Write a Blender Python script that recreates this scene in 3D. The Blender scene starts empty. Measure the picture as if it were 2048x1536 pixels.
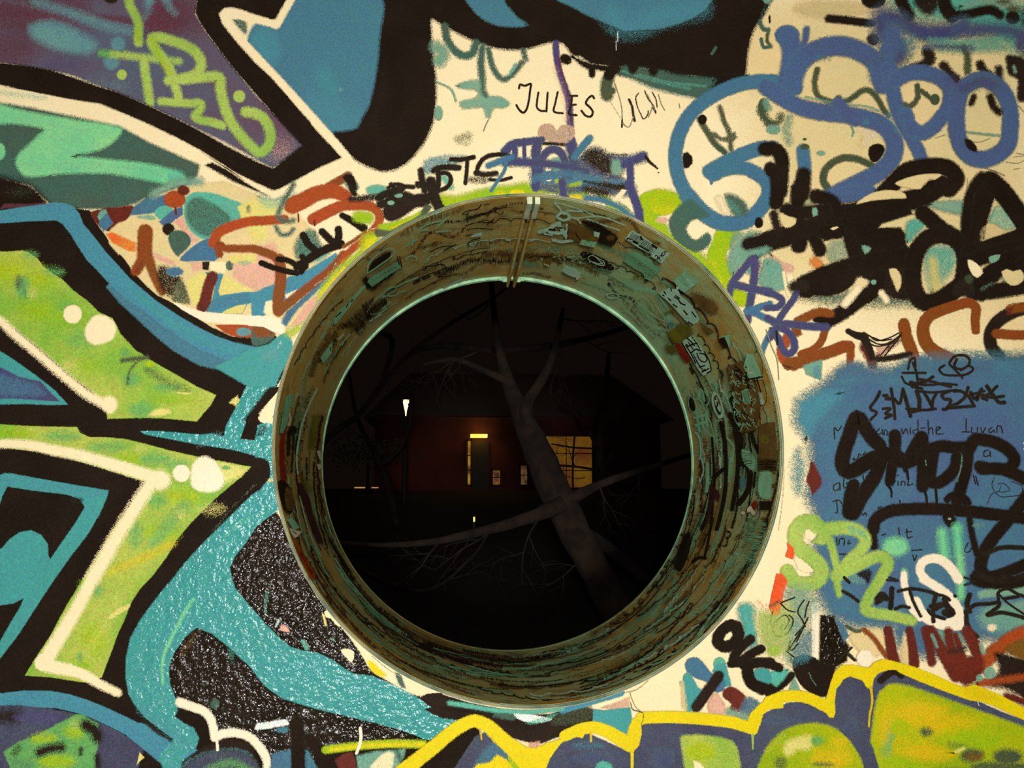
import bpy, bmesh, math, random
from mathutils import Vector
from mathutils.geometry import tessellate_polygon
C = bpy.context.scene.collection
SC = bpy.context.scene
# ------------------------------------------------------------------ camera, sky, lights, exposure
FOC = 1650.0; DIST = 1.8; CAMZ = 1.55
PITCH = math.atan(230/FOC); YAW = math.atan(123/FOC*math.cos(PITCH))
CAM = Vector((0, -DIST, CAMZ))
FW = Vector((math.sin(YAW)*math.cos(PITCH), math.cos(YAW)*math.cos(PITCH), math.sin(PITCH)))
RT = Vector((math.cos(YAW), -math.sin(YAW), 0)); UP = RT.cross(FW)
cd = bpy.data.cameras.new('camera'); cam = bpy.data.objects.new('camera', cd); C.objects.link(cam)
cam.location = CAM; cam.rotation_euler = (math.pi/2+PITCH, 0, -YAW)
cd.sensor_width = 36; cd.lens = 36*FOC/2048; cd.clip_start = .01; cd.clip_end = 500
SC.camera = cam
w = bpy.data.worlds.new('night_sky'); SC.world = w; w.use_nodes = True
w.node_tree.nodes['Background'].inputs[0].default_value = (.020, .0125, .0075, 1)
w.node_tree.nodes['Background'].inputs[1].default_value = 0.21
def light(name, kind, loc, target, power, size, col, spread=None):
    l = bpy.data.lights.new(name, kind); l.energy = power; l.color = col
    if kind == 'AREA':
        l.shape = 'DISK'; l.size = size
        if spread: l.spread = spread
    else: l.shadow_soft_size = size
    o = bpy.data.objects.new(name, l); C.objects.link(o); o.location = loc
    o.rotation_euler = (Vector(target)-Vector(loc)).to_track_quat('-Z', 'Y').to_euler()
    return o
light('rear_soft_light', 'AREA', (-.05, -4.6, 1.5), (.1, 0, 1.6), 186, .5, (1, .98, .95))  # soft light added behind the camera, level with the hole
light('camera_flash', 'AREA', (.10, -1.95, 1.72), (.1, 0, 1.6), 21, .06, (1, .98, .95))
light('side_lamp', 'AREA', (-1.25, -1.55, .45), (-.35, 0, 1.15), 3.4, .02, (1, 1, 1))
SC.view_settings.view_transform = 'Standard'; SC.view_settings.look = 'None'
SC.view_settings.gamma = 1; SC.view_settings.use_curve_mapping = False; SC.view_settings.exposure = 0
SC.cycles.transparent_max_bounces = 96

# ------------------------------------------------------------------ helpers
def ray(px, py):
    return FW*FOC + RT*(px-1024) - UP*(py-768)
def at(px, py, y=0.0):                      # pixel of the photograph -> point on the plane Y = y
    r = ray(px, py); return CAM + r*((y+DIST)/r.y)
R0 = .5557; TD = .656                       # bore radius and wall thickness
C0 = Vector((.1797, 0, CAMZ+.1278)); C1 = Vector((.1775, TD, CAMZ+.1215))
def axis(y): return C0.lerp(C1, y/TD)
def on_tube(px, py, eps=0.0):               # pixel -> point on the inside of the pipe
    r = ray(px, py); r = r/r.y; o = CAM.copy(); R = R0-eps
    s = (C1-C0)/TD
    d = Vector((r.x-s.x, 0, r.z-s.z)); p = o - axis(0); p = Vector((p.x+s.x*DIST, 0, p.z+s.z*DIST))
    a = d.dot(d); b = 2*p.dot(d); c = p.dot(p)-R*R
    disc = max(b*b-4*a*c, 0); t = (-b+math.sqrt(disc))/(2*a)
    return o + r*t
def obj(name, me, parent=None, mats=(), **kw):
    if isinstance(me, bmesh.types.BMesh):
        bm = me; me = bpy.data.meshes.new(name); bm.to_mesh(me); bm.free()
    o = bpy.data.objects.new(name, me); C.objects.link(o)
    for m in mats: me.materials.append(m)
    if parent: o.parent = parent
    for k, v in kw.items(): o[k] = v
    return o
def smooth(o):
    for p in o.data.polygons: p.use_smooth = True
    return o
def lin(h):
    v = [int(h[i:i+2], 16)/255 for i in (0, 2, 4)]
    return [x/12.92 if x <= .04045 else ((x+.055)/1.055)**2.4 for x in v]
K_ALB = .80
# name: colour a, colour b (mottled), mottle scale, mottle contrast, grain, roughness, bump
PAL = {
 'spo2': ('4C668A', '505C80', 6, .5, .2, .6, .2),
 'cream': ('FFEDBE', 'FDE3AC', 7, .10, .05, .6, .25), 'white': ('FFF0D0', 'FEE8C0', 9, .2, .05, .5, .2),
 'sage': ('F2D294', 'DCCB8C', 6, .3, .07, .6, .25), 'black': ('1C130A', '261B11', 9, .4, .35, .7, .3),
 'gloss': ('1C150C', '2A2016', 9, .3, .4, .07, 1.0), 'soot': ('30231A', '241910', 9, .5, .3, .7, .3),
 'blue': ('477890', '4A6E8C', 4, .5, .2, .6, .2), 'bluelt': ('4A788A', '4A7F8C', 4, .5, .2, .6, .2),
 'spo': ('466E8C', '487888', 5, .4, .16, .6, .2), 'indigo': ('464672', '4C4A66', 8, .5, .25, .6, .2),
 'panel': ('4A7688', '4E6688', 5, .7, .2, .6, .2),
 'teal': ('42988E', '469C98', 4, .5, .12, .5, .2), 'tealg': ('3F988E', '429C98', 4, .5, .12, .2, .6),
 'tealb': ('4A8A9C', '4A8E9C', 4, .5, .14, .6, .2), 'mint': ('6CC890', '94D68C', 5, .6, .12, .5, .2),
 'seagreen': ('55B59B', '63A98E', 5, .5, .16, .5, .2), 'dteal': ('3F6658', '4C5C4A', 6, .5, .25, .5, .2),
 'haze': ('6FA38A', '86A98A', 8, .6, .2, .5, .2), 'ghost': ('8F9A6C', '7C9070', 9, .5, .2, .6, .2),
 'dgreen': ('3F5138', '56583A', 9, .5, .25, .5, .2),
 'purple': ('5A6070', '674C5A', 3, .9, .22, .6, .2), 'maroon': ('6A2A38', '58343A', 6, .6, .28, .5, .2),
 'slate': ('5E8C92', '6A9A94', 8, .5, .2, .6, .2), 'violet': ('53406C', '4A4A72', 8, .5, .25, .5, .2),
 'lime': ('94B84C', 'B4C85C', 7, .6, .16, .5, .2), 'limef': ('86B43A', 'B4C04C', 5, .9, .18, .5, .2),
 'grass': ('90BA10', 'AEBE08', 7, .6, .18, .5, .2), 'green': ('5FA050', '6FAE60', 6, .5, .2, .5, .2),
 'yellow': ('F0D606', 'E8CC0A', 7, .4, .12, .5, .2), 'ylime': ('B6BC0A', '92AC0C', 4, .9, .2, .5, .2),
 'gold': ('D8B80A', 'DCBC18', 6, .5, .18, .5, .2), 'paley': ('E8DC80', 'E4D270', 7, .5, .1, .5, .2),
 'navy': ('47455A', '4E5464', 8, .6, .3, .6, .3), 'orange': ('DE7428', 'E48A3A', 7, .5, .2, .5, .2),
 'red': ('A04A1A', 'B2481C', 7, .5, .22, .5, .2), 'vermil': ('EE4E1E', 'F06428', 7, .5, .15, .5, .2),
 'rust': ('804A14', '904218', 7, .5, .22, .5, .2), 'dred': ('702A1A', '5C2218', 7, .5, .22, .5, .2),
 'pink': ('E2A888', 'E8B498', 7, .5, .12, .5, .2), 'ochre': ('7C4E18', '7A5A1C', 7, .5, .2, .5, .2),
 'ink': ('221A10', '2E2418', 30, .5, .25, .6, .2), 'inkb': ('2A2A3C', '30304A', 30, .5, .3, .4, .2),
 'pencil': ('8A8560', 'A09A70', 60, .6, .3, .6, .2), 'nearwhite': ('DCEFEA', 'F4F0DC', 60, .6, .2, .3, .3),  # last entry: near-white tint for thin streaks and small dabs
}
def ramp_noise(nt, vec, scale, detail=3, rough=.55):
    n = nt.nodes.new('ShaderNodeTexNoise'); n.inputs['Scale'].default_value = scale
    n.inputs['Detail'].default_value = detail; n.inputs['Roughness'].default_value = rough
    nt.links.new(vec, n.inputs['Vector']); return n.outputs[0]
def math_n(nt, op, a, b=None, c=None, clamp=False):
    n = nt.nodes.new('ShaderNodeMath'); n.operation = op; n.use_clamp = clamp
    for i, v in enumerate((a, b, c)):
        if v is None: continue
        if isinstance(v, (int, float)): n.inputs[i].default_value = v
        else: nt.links.new(v, n.inputs[i])
    return n.outputs[0]
def mixc(nt, f, a, b, mode='MIX'):
    n = nt.nodes.new('ShaderNodeMix'); n.data_type = 'RGBA'; n.blend_type = mode
    for i, v in ((0, f), (6, a), (7, b)):
        if isinstance(v, (int, float)): n.inputs[i].default_value = v
        elif isinstance(v, (tuple, list)): n.inputs[i].default_value = (*v[:3], 1)
        else: nt.links.new(v, n.inputs[i])
    return n.outputs[2]
MATS = {}
def paint(name, film=True, bright=None):
    key = (name, film)
    if key in MATS: return MATS[key]
    a, b, ms, mc, gr, ro, bu = PAL[name]; gr *= 1.45
    m = bpy.data.materials.new(name+('_film' if film else '')); m.use_nodes = True; nt = m.node_tree
    bs = nt.nodes['Principled BSDF']; out = nt.nodes['Material Output']
    tc = nt.nodes.new('ShaderNodeTexCoord').outputs['Object']
    k = K_ALB if bright is None else bright
    ca = [x*k for x in lin(a)]; cb = [x*k for x in lin(b)]
    f = ramp_noise(nt, tc, ms, 6, .65)
    f = math_n(nt, 'MULTIPLY_ADD', math_n(nt, 'SUBTRACT', f, .5), 1+5*mc, .5, clamp=True)
    col = mixc(nt, f, ca, cb)
    g1 = ramp_noise(nt, tc, 420, 2, .7)
    gn = nt.nodes.new('ShaderNodeTexNoise'); gn.inputs['Scale'].default_value = 240; gn.inputs['Detail'].default_value = 2
    nt.links.new(tc, gn.inputs['Vector'])
    gv = math_n(nt, 'MULTIPLY_ADD', math_n(nt, 'SUBTRACT', g1, .5), 4*gr, 1.0)
    col = mixc(nt, 1.0, col, gv, 'MULTIPLY')
    # faint coloured speckle of the sprayed paint
    vm = nt.nodes.new('ShaderNodeVectorMath'); vm.operation = 'MULTIPLY_ADD'; nt.links.new(gn.outputs[1], vm.inputs[0])
    kk = min(gr*5.5, 1.1); vm.inputs[1].default_value = (kk, kk*.8, kk); vm.inputs[2].default_value = (1-kk/2, 1-kk*.4, 1-kk/2)
    col = mixc(nt, 1.0, col, vm.outputs[0], 'MULTIPLY')
    if film and name in ('black', 'soot', 'blue', 'bluelt', 'spo', 'spo2', 'indigo', 'panel', 'dteal', 'dgreen', 'ink', 'tealb', 'navy'):
        # thin overspray dries greener than the full coat
        ea = nt.nodes.new('ShaderNodeAttribute'); ea.attribute_name = 'cover'
        dk = name in ('black', 'soot', 'ink', 'dgreen')
        ef = math_n(nt, 'MULTIPLY', math_n(nt, 'SUBTRACT', .85, ea.outputs['Fac'], clamp=True), .3 if dk else .4, clamp=True)
        col = mixc(nt, ef, col, [x*k for x in lin('2E4A3A' if dk else '5AA484')])
    nt.links.new(col, bs.inputs['Base Color'])
    bs.inputs['Roughness'].default_value = ro
    bs.inputs['Specular IOR Level'].default_value = .06 if ro > .55 else .12 if ro > .4 else .32
    if name in ('gloss', 'tealg', 'nearwhite'):
        h = math_n(nt, 'ADD', ramp_noise(nt, tc, 62, 2, .5), math_n(nt, 'MULTIPLY', ramp_noise(nt, tc, 170, 2), .3))
    else: h = ramp_noise(nt, tc, 130, 3, .6)
    bp = nt.nodes.new('ShaderNodeBump'); bp.inputs['Strength'].default_value = bu; bp.inputs['Distance'].default_value = .004 if ro > .4 else .007
    nt.links.new(h, bp.inputs['Height']); nt.links.new(bp.outputs[0], bs.inputs['Normal'])
    if film:
        at_ = nt.nodes.new('ShaderNodeAttribute'); at_.attribute_name = 'cover'
        sn = nt.nodes.new('ShaderNodeVectorMath'); sn.operation = 'SNAP'; sn.inputs[1].default_value = (.0007, .05, .0007)
        nt.links.new(tc, sn.inputs[0])
        wn = nt.nodes.new('ShaderNodeTexWhiteNoise'); nt.links.new(sn.outputs[0], wn.inputs[0])
        n2 = ramp_noise(nt, tc, 160, 3, .7)
        n2 = math_n(nt, 'MULTIPLY_ADD', math_n(nt, 'SUBTRACT', n2, .5), 1.8, .5, clamp=True)
        th = math_n(nt, 'ADD', math_n(nt, 'MULTIPLY', wn.outputs[0], .74), math_n(nt, 'MULTIPLY', n2, .22))
        on = math_n(nt, 'GREATER_THAN', at_.outputs['Fac'], math_n(nt, 'ADD', th, .02))
        tr = nt.nodes.new('ShaderNodeBsdfTransparent'); mx = nt.nodes.new('ShaderNodeMixShader')
        nt.links.new(on, mx.inputs[0]); nt.links.new(tr.outputs[0], mx.inputs[1]); nt.links.new(bs.outputs[0], mx.inputs[2])
        nt.links.new(mx.outputs[0], out.inputs[0])
    MATS[key] = m; return m
def simple(name, rgb, rough=.6, noise=None, metal=0, emit=0, bump=0, bscale=40):
    m = bpy.data.materials.new(name); m.use_nodes = True; nt = m.node_tree; bs = nt.nodes['Principled BSDF']
    bs.inputs['Roughness'].default_value = rough; bs.inputs['Metallic'].default_value = metal
    tc = nt.nodes.new('ShaderNodeTexCoord').outputs['Object']
    c1 = lin(rgb); c2 = lin(noise[0]) if noise else [x*.8 for x in c1]
    f = ramp_noise(nt, tc, noise[1] if noise else 30, 5, .6)
    f = math_n(nt, 'MULTIPLY_ADD', math_n(nt, 'SUBTRACT', f, .5), 4, .5, clamp=True)
    col = mixc(nt, f, c1, c2); nt.links.new(col, bs.inputs['Base Color'])
    if emit: nt.links.new(col, bs.inputs['Emission Color']); bs.inputs['Emission Strength'].default_value = emit
    if bump:
        bp = nt.nodes.new('ShaderNodeBump'); bp.inputs['Strength'].default_value = bump; bp.inputs['Distance'].default_value = .02
        nt.links.new(ramp_noise(nt, tc, bscale, 4), bp.inputs['Height']); nt.links.new(bp.outputs[0], bs.inputs['Normal'])
    return m

# ------------------------------------------------------------------ paint films: strokes and filled shapes laid on the wall or in the pipe
LAY = {'wall': [6e-5], 'tube': [2e-4]}
class Film:
    cur = None
    ox = oy = 0.0; s = 1.0; surf = 'wall'
    all = []
    def __init__(self, name, label, parent, extra):
        self.name, self.label, self.parent, self.extra = name, label, parent, extra
        self.v = []; self.f = []; self.c = []; self.mi = []; self.mats = []
        Film.all.append(self); Film.cur = self; self.surf = Film.surf
    def mat(self, col):
        if col not in self.mats: self.mats.append(col)
        return self.mats.index(col)
    def build(self):
        if not self.f: return
        me = bpy.data.meshes.new(self.name); me.from_pydata(self.v, [], self.f)
        a = me.attributes.new('cover', 'FLOAT', 'POINT'); a.data.foreach_set('value', self.c)
        me.polygons.foreach_set('material_index', self.mi)
        if self.surf == 'tube': me.polygons.foreach_set('use_smooth', [True]*len(self.f))
        kw = dict(self.extra)
        if self.label: kw['label'] = self.label
        return obj(self.name, me, self.parent, [paint(m) for m in self.mats], **kw)
def G(name, label=None, parent=None, **extra): return Film(name, label, parent if parent else PARENT[Film.surf], extra)
def ST(name, label, group='stickers inside the pipe', cat='sticker'):
    f = Film(name, label, None, {'category': cat, 'group': group}); return f
def K(ox=0, oy=0, s=1.0): Film.ox, Film.oy, Film.s = ox, oy, s
def T(ix, iy): K(512*ix, 384*iy, .25)
def pts(t):
    if isinstance(t, str):
        t = [tuple(float(q) for q in p.split(',')) for p in t.split()]
    return [(Film.ox+p[0]*Film.s, Film.oy+p[1]*Film.s) + tuple(p[2:]) for p in t]
def place(x, y, h):
    if Film.surf == 'wall':
        p = at(x, y); p.y = -h
        d = Vector((p.x-C0.x, 0, p.z-C0.z)); l = d.length; rr = R0+.0075
        inside = l < rr
        if inside and l > 1e-6: d = d/l*rr; p.x = C0.x+d.x; p.z = C0.z+d.z
        return p, inside
    return on_tube(x, y, h), False
def emit(V, F, cov, col):
    f = Film.cur; h = LAY[f.surf][0]; mi = f.mat(col); b = len(f.v); ins = []
    for x, y, dh in V:
        p, i = place(x, y, h+dh); f.v.append(p); ins.append(i)
    f.c.extend(cov)
    for q in F:
        if all(ins[i] for i in q): continue
        f.f.append([b+i for i in q]); f.mi.append(mi)
    LAY[f.surf][0] += STEP[f.surf]
STEP = {'wall': 7e-6, 'tube': 2.0e-5}
def cat(P, closed=False, step=4.0):
    n = len(P); out = []
    if n < 3 and not closed:
        (x0, y0), (x1, y1) = P[0], P[-1]; m = max(2, int(math.hypot(x1-x0, y1-y0)/step))
        return [(x0+(x1-x0)*i/m, y0+(y1-y0)*i/m) for i in range(m+1)]
    segs = n if closed else n-1
    for i in range(segs):
        if closed: p0, p1, p2, p3 = P[i-1], P[i], P[(i+1) % n], P[(i+2) % n]
        else: p0, p1, p2, p3 = P[max(i-1, 0)], P[i], P[i+1], P[min(i+2, n-1)]
        # centripetal Catmull-Rom
        def tt(a, b): return max(math.hypot(b[0]-a[0], b[1]-a[1]), 1e-3)**.5
        d1 = tt(p1, p2); d0 = tt(p0, p1) if p0 != p1 else d1; d2 = tt(p2, p3) if p2 != p3 else d1
        m = max(1, int(d1*d1/step))
        r = []
        for k in range(2):
            m1 = (p1[k]-p0[k])/d0-(p2[k]-p0[k])/(d0+d1)+(p2[k]-p1[k])/d1 if p0 != p1 else (p2[k]-p1[k])/d1
            m2 = (p2[k]-p1[k])/d1-(p3[k]-p1[k])/(d1+d2)+(p3[k]-p2[k])/d2 if p2 != p3 else (p2[k]-p1[k])/d1
            r.append((m1*d1, m2*d1))
        for j in range(m):
            t = j/m; h00 = 2*t**3-3*t*t+1; h10 = t**3-2*t*t+t; h01 = -2*t**3+3*t*t; h11 = t**3-t*t
            out.append(tuple(h00*p1[k]+h10*r[k][0]+h01*p2[k]+h11*r[k][1] for k in range(2)))
    if not closed: out.append(P[-1])
    return out
def S(col, wd, t, soft=None, a=1.0, w2=None, flat=False, jit=0.0):
    """curved stroke; wd full width, w2 width at its end"""
    P = pts(t); P = [p[:2] for p in P]; wd *= Film.s; w2 = wd if w2 is None else w2*Film.s
    soft = (max(1.6, wd*.16) if soft is None else soft*Film.s)*(1.7 if wd > 6 and Film.surf == 'wall' else 1)
    if Film.surf == 'wall': wd *= 1.05; w2 *= 1.05
    if len(P) == 1: return D(col, t, soft)
    st = max(1.5, min(5.0, wd*.35)); Q = cat(P, step=st); n = len(Q)
    V = []; cov = []; F = []
    lens = [0]
    for i in range(1, n): lens.append(lens[-1]+math.hypot(Q[i][0]-Q[i-1][0], Q[i][1]-Q[i-1][1]))
    tot = lens[-1] or 1
    rw = random.Random(int(P[0][0]*7+P[0][1]*3))
    def row(x, y, nx, ny, hw, u, dh):
        ho = hw+soft/2; hi = max(hw-soft/2, hw*.25)
        pk = a if hw > soft*.4 else a*min(1, .35+hw/soft)
        for o, c in ((-ho, 0), (-hi, pk), (hi, pk), (ho, 0)):
            V.append((x+nx*o, y+ny*o, dh)); cov.append(c)
    for i in range(n):
        x0, y0 = Q[max(i-1, 0)]; x1, y1 = Q[min(i+1, n-1)]; dx, dy = x1-x0, y1-y0; l = math.hypot(dx, dy) or 1
        hw = (wd+(w2-wd)*lens[i]/tot)/2
        if jit: hw *= 1+rw.uniform(-jit, jit)
        row(Q[i][0], Q[i][1], -dy/l, dx/l, hw, 0, 5e-6*i/n)
    for i in range(n-1):
        for k in range(3): F.append((4*i+k, 4*i+k+1, 4*i+4+k+1, 4*i+4+k))
    if not flat:
        for e in (0, n-1):
            x, y = Q[e]; x0, y0 = Q[1] if e == 0 else Q[n-2]
            ang = math.atan2(y-y0, x-x0); hw = (wd if e == 0 else w2)/2
            ho = hw+soft/2; hi = max(hw-soft/2, hw*.25); pk = a if hw > soft*.4 else a*min(1, .35+hw/soft)
            c = len(V); V.append((x, y, 0)); cov.append(pk); m = 8
            dh = 0 if e == 0 else 5e-6
            for j in range(m+1):
                t_ = ang-math.pi/2+math.pi*j/m
                V.append((x+math.cos(t_)*hi, y+math.sin(t_)*hi, dh)); cov.append(pk)
                V.append((x+math.cos(t_)*ho, y+math.sin(t_)*ho, dh)); cov.append(0)
            V[c] = (x, y, dh)
            for j in range(m):
                b = c+1+2*j; F.append((c, b, b+2)); F.append((b, b+1, b+3, b+2))
    emit(V, F, cov, col)
def L(col, wd, t, **k):
    P = [tuple(float(q) for q in p.split(',')) for p in t.split()]
    for i in range(len(P)-1): S(col, wd, [P[i], P[i+1]], **k)
def D(col, t, soft=None, a=1.0, sq=1.0):
    for p in t.split():
        q = [float(z) for z in p.split(',')]; x, y, r = Film.ox+q[0]*Film.s, Film.oy+q[1]*Film.s, q[2]*Film.s
        ry = q[3]*Film.s if len(q) > 3 else r
        sf = max(1.6, r*.25) if soft is None else soft*Film.s
        m = 28; V = [(x, y, 0)]; cov = [a]; F = []
        for j in range(m):
            t_ = 2*math.pi*j/m; cx, sy = math.cos(t_), math.sin(t_)
            for d, c in ((-sf/2, a), (sf/2, 0)):
                V.append((x+cx*max(r+d, r*.1), y+sy*max(ry+d, ry*.1), 0)); cov.append(c)
        for j in range(m):
            b = 1+2*j; e = 1+2*((j+1) % m); F.append((0, b, e)); F.append((b, b+1, e+1, e))
        emit(V, F, cov, col)
def P_(col, P, soft, a):
    if a <= .011: return
    n = len(P); ar = sum(P[i][0]*P[(i+1) % n][1]-P[(i+1) % n][0]*P[i][1] for i in range(n))
    if ar < 0: P = P[::-1]
    soft = min(soft, max(1.4, 1.3*abs(ar)/2/sum(math.dist(P[i], P[i-1]) for i in range(n))))
    inn = []; out = []
    for i in range(n):
        x0, y0 = P[i-1]; x, y = P[i]; x1, y1 = P[(i+1) % n]
        a0 = (y-y0, x0-x); a1 = (y1-y, x-x1); l0 = math.hypot(*a0) or 1; l1 = math.hypot(*a1) or 1
        nx = a0[0]/l0+a1[0]/l1; ny = a0[1]/l0+a1[1]/l1; l = math.hypot(nx, ny) or 1; nx /= l; ny /= l
        ms = 1/max(l/2, .6)
        inn.append((x-nx*soft/2*ms, y-ny*soft/2*ms)); out.append((x+nx*soft/2*ms, y+ny*soft/2*ms))
    V = [(x, y, 0) for x, y in inn]+[(x, y, 0) for x, y in out]; cov = [a]*n+[0]*n
    F = [tuple(t) for t in tessellate_polygon([[Vector((x, y, 0)) for x, y in inn]])]
    bm = bmesh.new(); cl = bm.verts.layers.float.new('c'); vs = [bm.verts.new(v) for v in V]
    for v, c in zip(vs, cov): v[cl] = c
    for t in F:
        try: bm.faces.new([vs[i] for i in t])
        except ValueError: pass
    for i in range(n):
        j = (i+1) % n
        try: bm.faces.new((vs[i], vs[n+i], vs[n+j], vs[j]))
        except ValueError: pass
    lim = 14 if Film.surf == 'tube' else 60
    near = Film.surf == 'wall' and any(abs(math.hypot(x-1055, y-902)-505) < 40 for x, y in P+inn)
    if near or Film.surf == 'tube':
        bmesh.ops.triangulate(bm, faces=bm.faces[:])
        lim = 14 if Film.surf == 'tube' else 16
        for _ in range(6):
            es = [e for e in bm.edges if e.calc_length() > lim and (Film.surf == 'tube' or abs(math.hypot((e.verts[0].co.x+e.verts[1].co.x)/2-1055, (e.verts[0].co.y+e.verts[1].co.y)/2-902)-505) < e.calc_length()+10)]
            if not es: break
            bmesh.ops.subdivide_edges(bm, edges=es, cuts=1); bmesh.ops.triangulate(bm, faces=[f for f in bm.faces if len(f.verts) > 3])
    bm.verts.index_update()
    V = [(v.co.x, v.co.y, 0) for v in bm.verts]; cov = [v[cl] for v in bm.verts]; F = [[v.index for v in f.verts] for f in bm.faces]
    bm.free(); emit(V, F, cov, col)
def SK(): return 1.5 if Film.surf == 'wall' else 1
def F(col, t, soft=8, a=1.0):               # filled shape with a curved outline
    P_(col, cat([p[:2] for p in pts(t)], True, 6.0), max(soft*Film.s*SK(), 1.4), a)
def P(col, t, soft=8, a=1.0):               # filled shape with a straight outline
    P_(col, [p[:2] for p in pts(t)], max(soft*Film.s*SK(), 1.4), a)
def tube_px(th, y):
    c = axis(y); v = Vector((c.x+R0*math.cos(th), y, c.z+R0*math.sin(th)))-CAM; d = v.dot(FW)
    return 1024+FOC*v.dot(RT)/d, 768-FOC*v.dot(UP)/d
def flush():
    for f in Film.all: f.build()
    Film.all.clear()
PARENT = {}
# ------------------------------------------------------------------ wall with its round hole
def annulus_rows(bm, rows, seg=512, closed_back=True):
    """rows: list of (radius, y, centre) rings, bridged in order"""
    rings = []
    for r, y, c in rows:
        rings.append([bm.verts.new((c.x+r*math.cos(2*math.pi*i/seg), y, c.z+r*math.sin(2*math.pi*i/seg))) for i in range(seg)])
    for a, b in zip(rings, rings[1:]):
        for i in range(seg):
            j = (i+1) % seg; bm.faces.new((a[i], a[j], b[j], b[i]))
    return rings
bm = bmesh.new(); X0, X1, Z0, Z1 = -3.4, 3.8, 0.0, 3.6; N = 256; RH = R0+.006
def sqp(t):
    dx, dz = math.cos(t), math.sin(t); s = 1e9
    if dx > 1e-9: s = min(s, (X1-C0.x)/dx)
    if dx < -1e-9: s = min(s, (X0-C0.x)/dx)
    if dz > 1e-9: s = min(s, (Z1-C0.z)/dz)
    if dz < -1e-9: s = min(s, (Z0-C0.z)/dz)
    return C0.x+dx*s, C0.z+dz*s
fr = []; fo = []; br = []; bo = []
for i in range(N):
    t = 2*math.pi*i/N
    fr.append(bm.verts.new((C0.x+RH*math.cos(t), 0, C0.z+RH*math.sin(t)))); x, z = sqp(t)
    fo.append(bm.verts.new((x, 0, z)))
    br.append(bm.verts.new((C1.x+RH*math.cos(t), TD, C1.z+RH*math.sin(t)))); bo.append(bm.verts.new((x, TD, z)))
for i in range(N):
    j = (i+1) % N
    bm.faces.new((fr[j], fr[i], fo[i], fo[j])); bm.faces.new((br[i], br[j], bo[j], bo[i]))
    bm.faces.new((fr[i], fr[j], br[j], br[i])); bm.faces.new((fo[j], fo[i], bo[i], bo[j]))
wall = obj('wall_front', bm, None, [paint('cream', False)], kind='structure', label='cream plastered wall covered in layered spray-paint graffiti')
PARENT['wall'] = wall
# ground on this side
g = bmesh.new(); vs = [g.verts.new(v) for v in ((-6, -7, 0), (6, -7, 0), (6, 0, 0), (-6, 0, 0))]; g.faces.new(vs)
obj('floor', g, None, [simple('paving', '6A6252', .85, ('4A4438', 12), bump=.3)], kind='structure')

# ------------------------------------------------------------------ steel pipe through the wall
def pipe_mat():
    m = bpy.data.materials.new('grimy_steel'); m.use_nodes = True; nt = m.node_tree; bs = nt.nodes['Principled BSDF']
    tc = nt.nodes.new('ShaderNodeTexCoord').outputs['Object']
    k = 1.0
    brown = [x*k for x in lin('B6903E')]; teal = [x*k for x in lin('96DCA6')]; dark = [x*k for x in lin('5C4022')]
    f1 = ramp_noise(nt, tc, 3.2, 7, .68); f1 = math_n(nt, 'MULTIPLY_ADD', math_n(nt, 'SUBTRACT', f1, .5), 5.0, .42, clamp=True)
    # paler teal towards the right, light from the left put into the colour
    sx = nt.nodes.new('ShaderNodeSeparateXYZ'); nt.links.new(tc, sx.inputs[0])
    grad = math_n(nt, 'MULTIPLY_ADD', sx.outputs[0], .55, .35, clamp=True)
    f1 = math_n(nt, 'MULTIPLY', f1, grad, clamp=True)
    col = mixc(nt, f1, brown, teal)
    f2 = ramp_noise(nt, tc, 11, 6, .75); f2 = math_n(nt, 'MULTIPLY_ADD', math_n(nt, 'SUBTRACT', f2, .54), 7, 0, clamp=True)
    col = mixc(nt, math_n(nt, 'MULTIPLY', f2, .75), col, dark)
    f3 = ramp_noise(nt, tc, 19, 5, .7); f3 = math_n(nt, 'MULTIPLY_ADD', math_n(nt, 'SUBTRACT', f3, .58), 8, 0, clamp=True)
    col = mixc(nt, math_n(nt, 'MULTIPLY', f3, .6), col, teal)
    g1 = ramp_noise(nt, tc, 300, 2, .7); col = mixc(nt, 1.0, col, math_n(nt, 'MULTIPLY_ADD', math_n(nt, 'SUBTRACT', g1, .5), 1.6, 1.0), 'MULTIPLY')
    nt.links.new(col, bs.inputs['Base Color']); bs.inputs['Roughness'].default_value = .5; bs.inputs['Metallic'].default_value = 0
    bp = nt.nodes.new('ShaderNodeBump'); bp.inputs['Strength'].default_value = .25; bp.inputs['Distance'].default_value = .004
    nt.links.new(ramp_noise(nt, tc, 45, 5), bp.inputs['Height']); nt.links.new(bp.outputs[0], bs.inputs['Normal'])
    return m
STEEL = pipe_mat(); PALE = simple('pale_worn_coating', 'A0D09C', .6, ('689E7C', 30)); RIMP = simple('painted_rim', 'A09A74', .55, ('3A5C4C', 5), bump=.2)
EDGE = simple('pipe_edge_metal', '5C5440', .5, ('7A9A88', 9))
pipe = bpy.data.objects.new('steel_pipe', None); C.objects.link(pipe)
pipe['label'] = 'grimy round steel pipe lining the hole through the graffiti wall'; pipe['category'] = 'pipe'
bm = bmesh.new()
annulus_rows(bm, [(R0+.0055, -.001, C0), (R0, -.001, C0), (R0, -.0006, C0), (R0, .002, C0), (R0, TD+.018, C1), (R0, TD+.0196, C1), (R0, TD+.02, C1), (R0+.0055, TD+.02, C1), (R0+.0055, -.001, C0)])
barrel = smooth(obj('barrel', bm, pipe, [STEEL])); PARENT['tube'] = pipe
bm = bmesh.new()
annulus_rows(bm, [(R0+.0055, .0, C0), (R0+.001, -.001, C0), (R0+.001, -.005, C0), (R0+.003, -.006, C0), (R0+.0065, -.005, C0), (R0+.0065, .0, C0)])
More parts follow.
